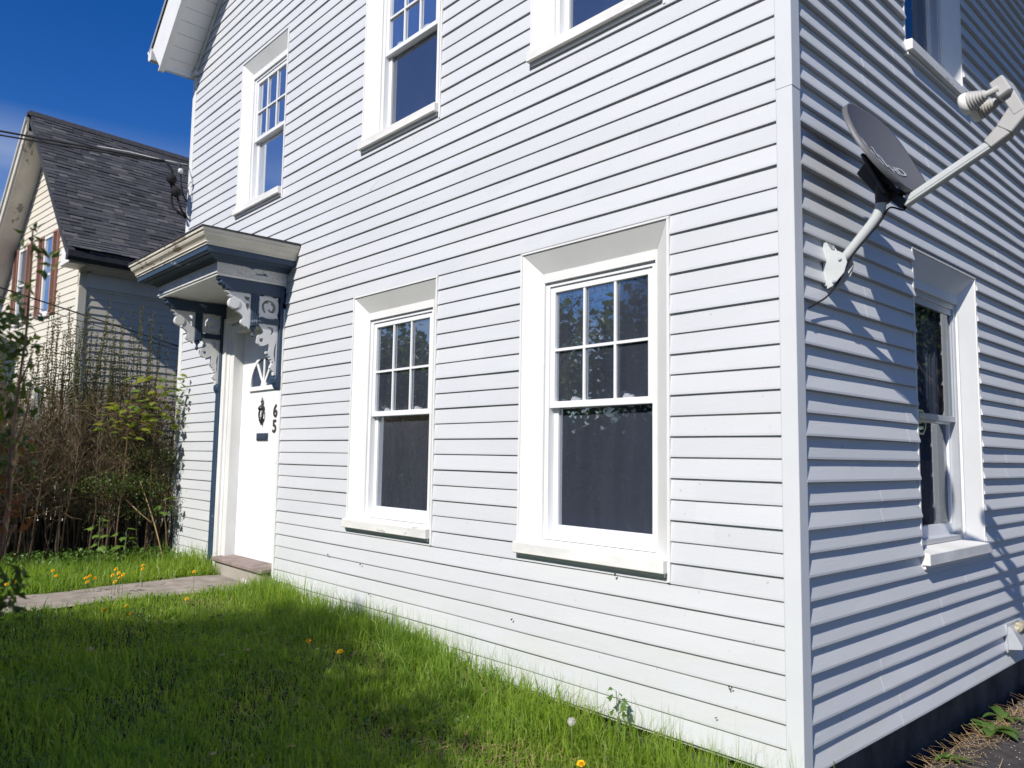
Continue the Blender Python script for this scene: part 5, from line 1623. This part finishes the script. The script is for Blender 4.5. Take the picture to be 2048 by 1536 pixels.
xx[yy > 2.9] += rng.uniform(0, 0.16, (yy > 2.9).sum())
a = rng.uniform(0, 2 * pi, n); l = rng.uniform(0.03, 0.14, n)
P0 = np.stack([xx, yy, -0.283 + rng.uniform(0.002, 0.03, n)], 1); dd = np.stack([np.cos(a), np.sin(a), rng.uniform(-0.05, 0.3, n)], 1) * l[:, None]
sd = np.stack([-np.sin(a), np.cos(a), np.zeros(n)], 1) * 0.0013
V = np.stack([P0 - sd, P0 + sd, P0 + dd + sd, P0 + dd - sd], 1).reshape(-1, 3)
stuff(fast('dry_grass', V, np.arange(4 * n).reshape(-1, 4), 'straw'), 'dry grass litter along the driveway edge', 'straw')
# grit
n = 420
V = []; F = []
for i in range(n):
    c = np.array([abs(rng.normal(0.05, 0.14)), rng.uniform(0.9, 4.6), -0.281]); r = rng.uniform(0.002, 0.006)
    b = len(V)
    V += [c + r * np.array(q) for q in ((1, 0, 0), (0, 1, 0), (-1, 0, 0), (0, -1, 0), (0, 0, 1))]
    F += [(b, b + 1, b + 4), (b + 1, b + 2, b + 4), (b + 2, b + 3, b + 4), (b + 3, b, b + 4)]
stuff(fast('grit', np.array(V), np.array(F), 'lichen_stone'), 'pale grit scattered on the driveway edge', 'gravel')
# vent hood low on the side wall
vt = empty('wall_vent', (0.0, 2.80, 0.10), 'grey metal vent hood with a tan clump low on the side wall', 'vent')
mb = MB(); mb.prism([(-0.014, 0.15), (0.025, 0.15), (0.085, 0.035), (0.085, 0.015), (-0.014, 0.0)], 'y', -0.03, 0.20); mb.build('hood', 'aluminium', vt, bevel=0.003)
mb = MB(); mb.box((-0.010, -0.045, -0.012), (0.006, 0.215, 0.165)); mb.build('back_plate', 'aluminium', vt, bevel=0.002)
rr = np.random.default_rng(5)
mb = MB()
for q in range(7):
    c_ = Vector((0.05 + rr.normal(0, 0.012), 0.07 + q * 0.02 + rr.normal(0, 0.008), 0.135 + rr.normal(0, 0.012)))
    mb.lathe([(-0.03, 0.008), (-0.018, 0.024), (0.0, 0.030), (0.018, 0.022), (0.028, 0.006)], c_, tuple(rr.normal(size=3)), 9)
mb.build('clump', 'lichen_stone', vt, smooth=True)

# fallen leaves on the lawn
FL = ['dry leaf in the lit lawn left of the small pale dandelion', 'dry leaf just right of the first leaf in the lit lawn', 'dry brown leaf at the bottom of the shaded lawn, left one', 'dry brown leaf at the bottom of the shaded lawn, right one', 'dry leaf in the shaded lawn nearest the path', 'dry leaf at the edge of the lawn shade', 'dry leaf in the middle of the shaded lawn']
for p in [(-3.0557, -1.0418, 0.1079), (-3.0790, -0.9351, 0.1116), (-1.7836, -1.7540, 0.0211), (-1.6684, -1.4303, 0.0152), (-3.5315, -1.7828, 0.1312), (-3.0481, -1.1994, 0.1043), (-3.1296, -1.4888, 0.1056)]:
    m_ = MB(); maple_leaf_mb(m_, (0, 0, 0), (random.uniform(-1, 1), random.uniform(-1, 1), 0.2), (random.uniform(-.5, .5), random.uniform(-.5, .5), 1), 0.045)
    o = m_.build('fallen_leaf', 'dry_leaf', None); o.location = p
    tag(o, FL.pop(0), 'leaf', 'fallen leaves on the lawn')

# ------------------------------------------------------------------ near shrub at the left edge
S0 = Vector((-1.4359, -2.7183, 0.2679)); S0.z = float(gz(S0.x, S0.y))
shrub = empty('near_shrub', S0, 'blurred leafy shrub close to the camera at the left edge', 'shrub')
stems = [[S0, Vector((-1.3005, -2.6972, 0.6438)), Vector((-1.2239, -2.6823, 0.9245)), Vector((-1.1845, -2.6690, 1.1384)), Vector((-1.1685, -2.6748, 1.3062)), Vector((-1.1404, -2.6717, 1.5047)), Vector((-1.1132, -2.6674, 1.6880)), Vector((-1.0972, -2.6732, 1.8557)), Vector((-1.0837, -2.6758, 1.9808))],
         [Vector((-1.1895, -2.6724, 1.1231)), Vector((-1.1696, -2.7228, 1.2154)), Vector((-1.1534, -2.7849, 1.3633)), Vector((-1.1597, -2.8243, 1.5985))], [Vector((-1.1715, -2.6759, 1.2909)), Vector((-1.1690, -2.6437, 1.3994)), Vector((-1.1731, -2.6337, 1.5094))],
         [S0, Vector((-1.2087, -2.7494, 0.6708)), Vector((-1.1001, -2.7374, 0.9016)), Vector((-1.0231, -2.6922, 0.8583)), Vector((-1.0016, -2.6739, 0.8943))], [Vector((-1.1836, -2.6702, 1.1537)), Vector((-1.2406, -2.6278, 1.1497)), Vector((-1.2738, -2.5926, 1.1710))],
         [S0, Vector((-1.5371, -2.7439, 0.7314)), Vector((-1.5296, -2.7176, 1.1373)), Vector((-1.4706, -2.6996, 1.4711)), Vector((-1.4324, -2.6950, 1.7380))], [Vector((-1.1404, -2.6717, 1.5047)), Vector((-1.0781, -2.6481, 1.6096)), Vector((-1.0400, -2.6360, 1.8218))], [Vector((-1.2239, -2.6823, 0.9245)), Vector((-1.1029, -2.6835, 1.0262)), Vector((-1.0558, -2.6705, 1.0876))]]
stems[6] = [Vector((-1.1404, -2.6717, 1.5047)), Vector((-1.0951, -2.6603, 1.5639)), Vector((-1.0822, -2.6525, 1.6095))]
mb = MB()
for i, s in enumerate(stems):
    q = spline([Vector(p) - S0 for p in s], 5)
    r0 = [0.008, 0.005, 0.004, 0.006, 0.003, 0.006, 0.003, 0.004][i]
    mb.tube(q, list(np.linspace(r0, 0.0022, len(q))), 7)
mb.build('stems', 'stem_red', shrub, smooth=True)
def near_leaves(pxs, per, spread, size, mat, name):
    C = []; 
    for q in pxs:
        c0 = np.array(q) - np.array(S0)
        for k in range(per): C.append(c0 + rng.normal(0, spread, 3))
    C = np.array(C)
    V, F = leaves_np(C, rdir(len(C), 0.5), rdir(len(C), 0.3), rng.uniform(size * 0.7, size * 1.3, len(C)), rng.uniform(size * 0.4, size * 0.6, len(C)))
    o = fast(name, V, F, mat, shrub); o['kind'] = 'stuff'
near_leaves([(-1.0835, -2.6760, 1.9839), (-1.0993, -2.6902, 1.9622), (-1.0748, -2.6626, 1.9552), (-1.0888, -2.6742, 1.9290), (-1.1019, -2.6720, 1.8100), (-1.1111, -2.6799, 1.7945), (-1.0389, -2.6448, 1.8942), (-1.0606, -2.6488, 1.8601), (-1.0312, -2.6352, 1.8853)], 4, 0.010, 0.032, 'near_leaf', 'leaves')
near_leaves([(-1.1372, -2.6955, 1.7026), (-1.1194, -2.6741, 1.6878), (-1.2956, -2.6990, 1.7700), (-1.1762, -2.6960, 1.6135), (-1.1571, -2.6710, 1.5832), (-1.1937, -2.7107, 1.5824), (-1.1440, -2.6631, 1.6296), (-1.1764, -2.6834, 1.5214), (-1.1572, -2.6584, 1.4912), (-1.1977, -2.6981, 1.4595), (-1.1774, -2.6697, 1.4140), (-1.3111, -2.7048, 1.6897), (-1.2115, -2.7003, 1.3671), (-1.1923, -2.6753, 1.3369), (-1.2235, -2.7345, 1.5203), (-1.2111, -2.7380, 1.6434), (-1.2291, -2.7024, 1.2439), (-1.1863, -2.6582, 1.2603), (-1.2429, -2.7343, 1.3664)], 15, 0.026, 0.036, 'near_leaf', 'leaves')
near_leaves([(-1.0145, -2.6918, 0.9224), (-1.0050, -2.6765, 0.8871), (-0.9960, -2.6697, 0.9086), (-1.0202, -2.6891, 0.8584), (-1.0094, -2.6754, 0.8444), (-1.0280, -2.6927, 0.8227), (-1.0121, -2.6610, 0.9338), (-1.0363, -2.7096, 0.8793), (-1.0234, -2.7033, 0.9364)], 8, 0.014, 0.034, 'near_leaf', 'leaves')
near_leaves([(-1.1476, -2.6675, 1.0956), (-1.1280, -2.6441, 1.0810), (-1.1376, -2.6783, 1.0375), (-1.1473, -2.6565, 1.1251), (-1.1778, -2.6319, 1.1377), (-1.2098, -2.6900, 1.3058), (-1.1967, -2.6927, 1.2143), (-1.1801, -2.6985, 1.0648)], 6, 0.022, 0.036, 'red_leaf', 'young_leaves')

# ------------------------------------------------------------------ trees, house and fence around (behind the camera: they cast the lawn shade and fill the reflections)
def tree(base, h, cr, crown_c, label, leaves, lsize, mat='tree_leaf', limbs=26, trunk=0.16, squash=0.8, seed=1):
    r_ = np.random.default_rng(seed)
    base = Vector(base); e = empty('street_tree', base, label, 'tree')
    cc = np.array(crown_c)
    tp = []; tr = []
    k = 8; t = np.linspace(0, 1, k)
    top = np.array([cc[0], cc[1], cc[2] + cr * 0.3])
    P = np.stack([top[i] * t + r_.normal(0, 0.05, k) * (t > 0) for i in range(2)] + [top[2] * t], 1)
    tp.append(P); tr.append(np.linspace(trunk, trunk * 0.25, k))
    ends = []
    for i in range(limbs):
        s = r_.uniform(0.3, 0.95); b = np.array([np.interp(s, t, P[:, a_]) for a_ in range(3)])
        d = r_.normal(size=3); d[2] = abs(d[2]) * 0.6; d /= np.linalg.norm(d)
        tgt = cc + d * np.array([cr, cr, cr * squash]) * r_.uniform(0.55, 0.98)
        kk = 6; u = np.linspace(0, 1, kk)[:, None]
        L = b + (tgt - b) * u + np.array([0, 0, 0.25]) * (u * (1 - u)) * cr + r_.normal(0, 0.05 * cr, (kk, 3)) * u
        tp.append(L); tr.append(np.linspace(trunk * 0.38, 0.008, kk)); ends.append(L)
        for j in range(7):
            b2 = L[r_.integers(2, kk)]
            d2 = r_.normal(size=3); d2 /= np.linalg.norm(d2)
            L2 = np.stack([b2, b2 + d2 * cr * 0.14 + r_.normal(0, 0.03, 3), b2 + d2 * cr * 0.28 + r_.normal(0, 0.06, 3)])
            tp.append(L2); tr.append(np.array([0.014, 0.009, 0.004])); ends.append(L2)
    V, F = tubes_np(tp, tr, 5); fast('trunk', V, F, 'bark', e, True)
    if leaves:
        ep = np.concatenate([q[-2:] for q in ends])
        c = ep[r_.integers(len(ep), size=leaves)] + r_.normal(0, 0.16 * cr, (leaves, 3)) * np.array([1, 1, 0.8])
        keep_ = (((c - cc) / np.array([cr * 1.22, cr * 1.22, cr * 1.15 * squash])) ** 2).sum(1) < 1
        c = c[keep_]; leaves = len(c)
        V, F = leaves_np(c, rdir(leaves), rdir(leaves), r_.uniform(lsize * 0.7, lsize * 1.3, leaves), r_.uniform(lsize * 0.5, lsize * 0.8, leaves))
        fast('crown', V, F, mat, e)['kind'] = 'stuff'
    return e
tree((-1.2, -8.40, -0.3), 6, 2.0, (0.05, 0.15, 4.55), 'leafy street tree behind the camera that shades the lawn', 64000, 0.11, seed=3, squash=0.95)
tree((-12.5, -17.0, -0.3), 9, 3.0, (0.2, 0.0, 7.5), 'tall bare branched tree across the street left of the far house', 2500, 0.07, seed=5)
tree((-21.0, -19.0, -0.3), 9, 3.3, (0.2, 0.0, 7.0), 'tall bare branched tree across the street at the far left', 3500, 0.07, seed=6)
tree((5.6, 13.0, -0.3), 8, 2.4, (0.0, 0.0, 4.2), 'dense dark tree behind the wooden fence beside the driveway', 9000, 0.12, seed=8)
tree((8.2, 19.5, -0.3), 9, 3.0, (0.0, 0.0, 5.0), 'dense dark tree farther along the driveway', 8000, 0.14, seed=9)
for q, (tx, ty, tr, tz, lab) in enumerate([(-4.5, -21, 4.0, 4.2, 'broad dark tree added across the street right of the grey house'), (-15.5, -22, 4.2, 4.4, 'broad dark tree added across the street left of the grey house'), (-24.5, -22, 4.4, 4.4, 'broad dark tree added across the street at the end of the row'), (-33, -21, 4.6, 4.6, 'farthest broad dark tree of the row added across the street'), (2.5, -22, 4.0, 4.2, 'broad dark tree added across the street behind the camera')]):  # unseen row added to keep the pale horizon out of the front panes
    tree((tx, ty, -0.3), 8, tr, (0, 0, tz), lab, 5200, 0.42, seed=20 + q, squash=0.95)
tree((4.8, 17.5, -0.3), 11, 4.4, (0.6, 0, 6.2), 'tall dense tree added over the driveway end to darken reflections', 9000, 0.30, seed=31, squash=1.2)  # added out of view so the side windows mirror foliage, not sky
nh = 9000
c = np.stack([rng.uniform(-40, 8, nh), -17.0 + rng.normal(0, 0.35, nh), rng.uniform(0, 1, nh) ** 0.7 * 2.9], 1)
fhd = empty('added_opposite_hedge', (-16, -17, -0.3), 'long clipped dark hedge added across the street to darken window reflections', 'hedge')  # unseen hedge added to cover the bright horizon in the lower sash reflections
V, F = leaves_np(c - np.array([-16, -17, 0]), rdir(nh), rdir(nh), rng.uniform(0.3, 0.5, nh), rng.uniform(0.25, 0.4, nh))
fast('leaves', V, F, 'tree_leaf', fhd)['kind'] = 'stuff'
MB().box((-24, -0.3, 0), (24, 0.25, 2.4)).build('core', 'stem_dark', fhd)
for q, (tx, ty, tr, tz, lab) in enumerate([(7.5, 27, 4.5, 4.3, 'broad dark tree added at the back of the driveway, right one'), (1.5, 31, 4.5, 4.3, 'broad dark tree added at the back of the driveway, left one'), (13, 22, 4.5, 4.3, 'broad dark tree added beyond the wooden fence')]):  # unseen trees added to block bright horizon in the side window reflection
    tree((tx, ty, -0.3), 8, tr, (0, 0, tz), lab, 5200, 0.42, seed=40 + q, squash=0.98)
nh = 3000
c = np.stack([rng.uniform(0, 18, nh), 24.0 + rng.normal(0, 0.35, nh), rng.uniform(0, 1, nh) ** 0.7 * 2.6], 1)
bhd = empty('added_back_hedge', (9, 24, -0.3), 'dark hedge added behind the driveway to block pale reflections', 'hedge')  # added out of view, fills the low gap in the side window reflection
V, F = leaves_np(c - np.array([9, 24, 0]), rdir(nh), rdir(nh), rng.uniform(0.3, 0.5, nh), rng.uniform(0.25, 0.4, nh))
fast('leaves', V, F, 'tree_leaf', bhd)['kind'] = 'stuff'
MB().box((-9, -0.3, 0), (9, 0.25, 2.2)).build('core', 'stem_dark', bhd)
oh = empty('opposite_house', (-9.0, -19.5, -0.3), 'grey house standing across the street', 'house')
mb = MB(); mb.box((-4.5, -7, 0), (4.5, 0, 5.4)); mb.build('wall', 'far_siding', oh)
mb = MB(); mb.prism([(-5, 5.3), (0, 9.0), (5, 5.3), (5, 5.15), (0, 8.8), (-5, 5.15)], 'y', -7.4, 0.4); mb.build('roof', 'roof_dark', oh)
mb = MB(); mb.prism([(-4.5, 5.4), (4.5, 5.4), (0, 8.75)], 'y', -0.05, 0.0); mb.build('gable', 'far_siding', oh)
for (wx, wz) in [(-2.8, 1.2), (2.0, 1.2), (-2.8, 3.6), (2.0, 3.6)]:
    m = MB(); ring(m, lambda a, n_, z: (a, n_, z), wx, wx + 0.9, wz, wz + 1.5, 0.09, -0.02, 0.05); wo = m.build('window', 'nb_white', oh)
    m = MB(); m.box((wx + 0.09, 0.002, wz + 0.09), (wx + 0.81, 0.01, wz + 1.41)); m.build('pane', 'slot_metal', wo)
fe = empty('wooden_fence', (4.9, 10.0, -0.3), 'weathered wooden board fence beside the driveway', 'fence')
for i in range(70):
    m = MB(); m.box((-0.012, i * 0.16, 0.05), (0.012, i * 0.16 + 0.145, 1.65 + random.uniform(-0.02, 0.02))); m.build('board', 'fence_wood', fe)
for z in (0.4, 1.3):
    m = MB(); m.box((0.0125, 0, z), (0.06, 11.2, z + 0.09)); m.build('rail', 'fence_wood', fe)
up = empty('utility_pole', (pole.x, pole.y, -0.4), 'tall wooden utility pole carrying the service wire', 'pole')
MB().lathe([(0, 0.15), (pole.z + 1.4, 0.11)], (0, 0, 0), (0, 0, 1), 14).build('post', 'pole_wood', up)
mb = MB(); mb.box((-0.9, -0.06, pole.z + 0.75), (0.9, 0.06, pole.z + 0.88)); mb.build('crossarm', 'pole_wood', up)
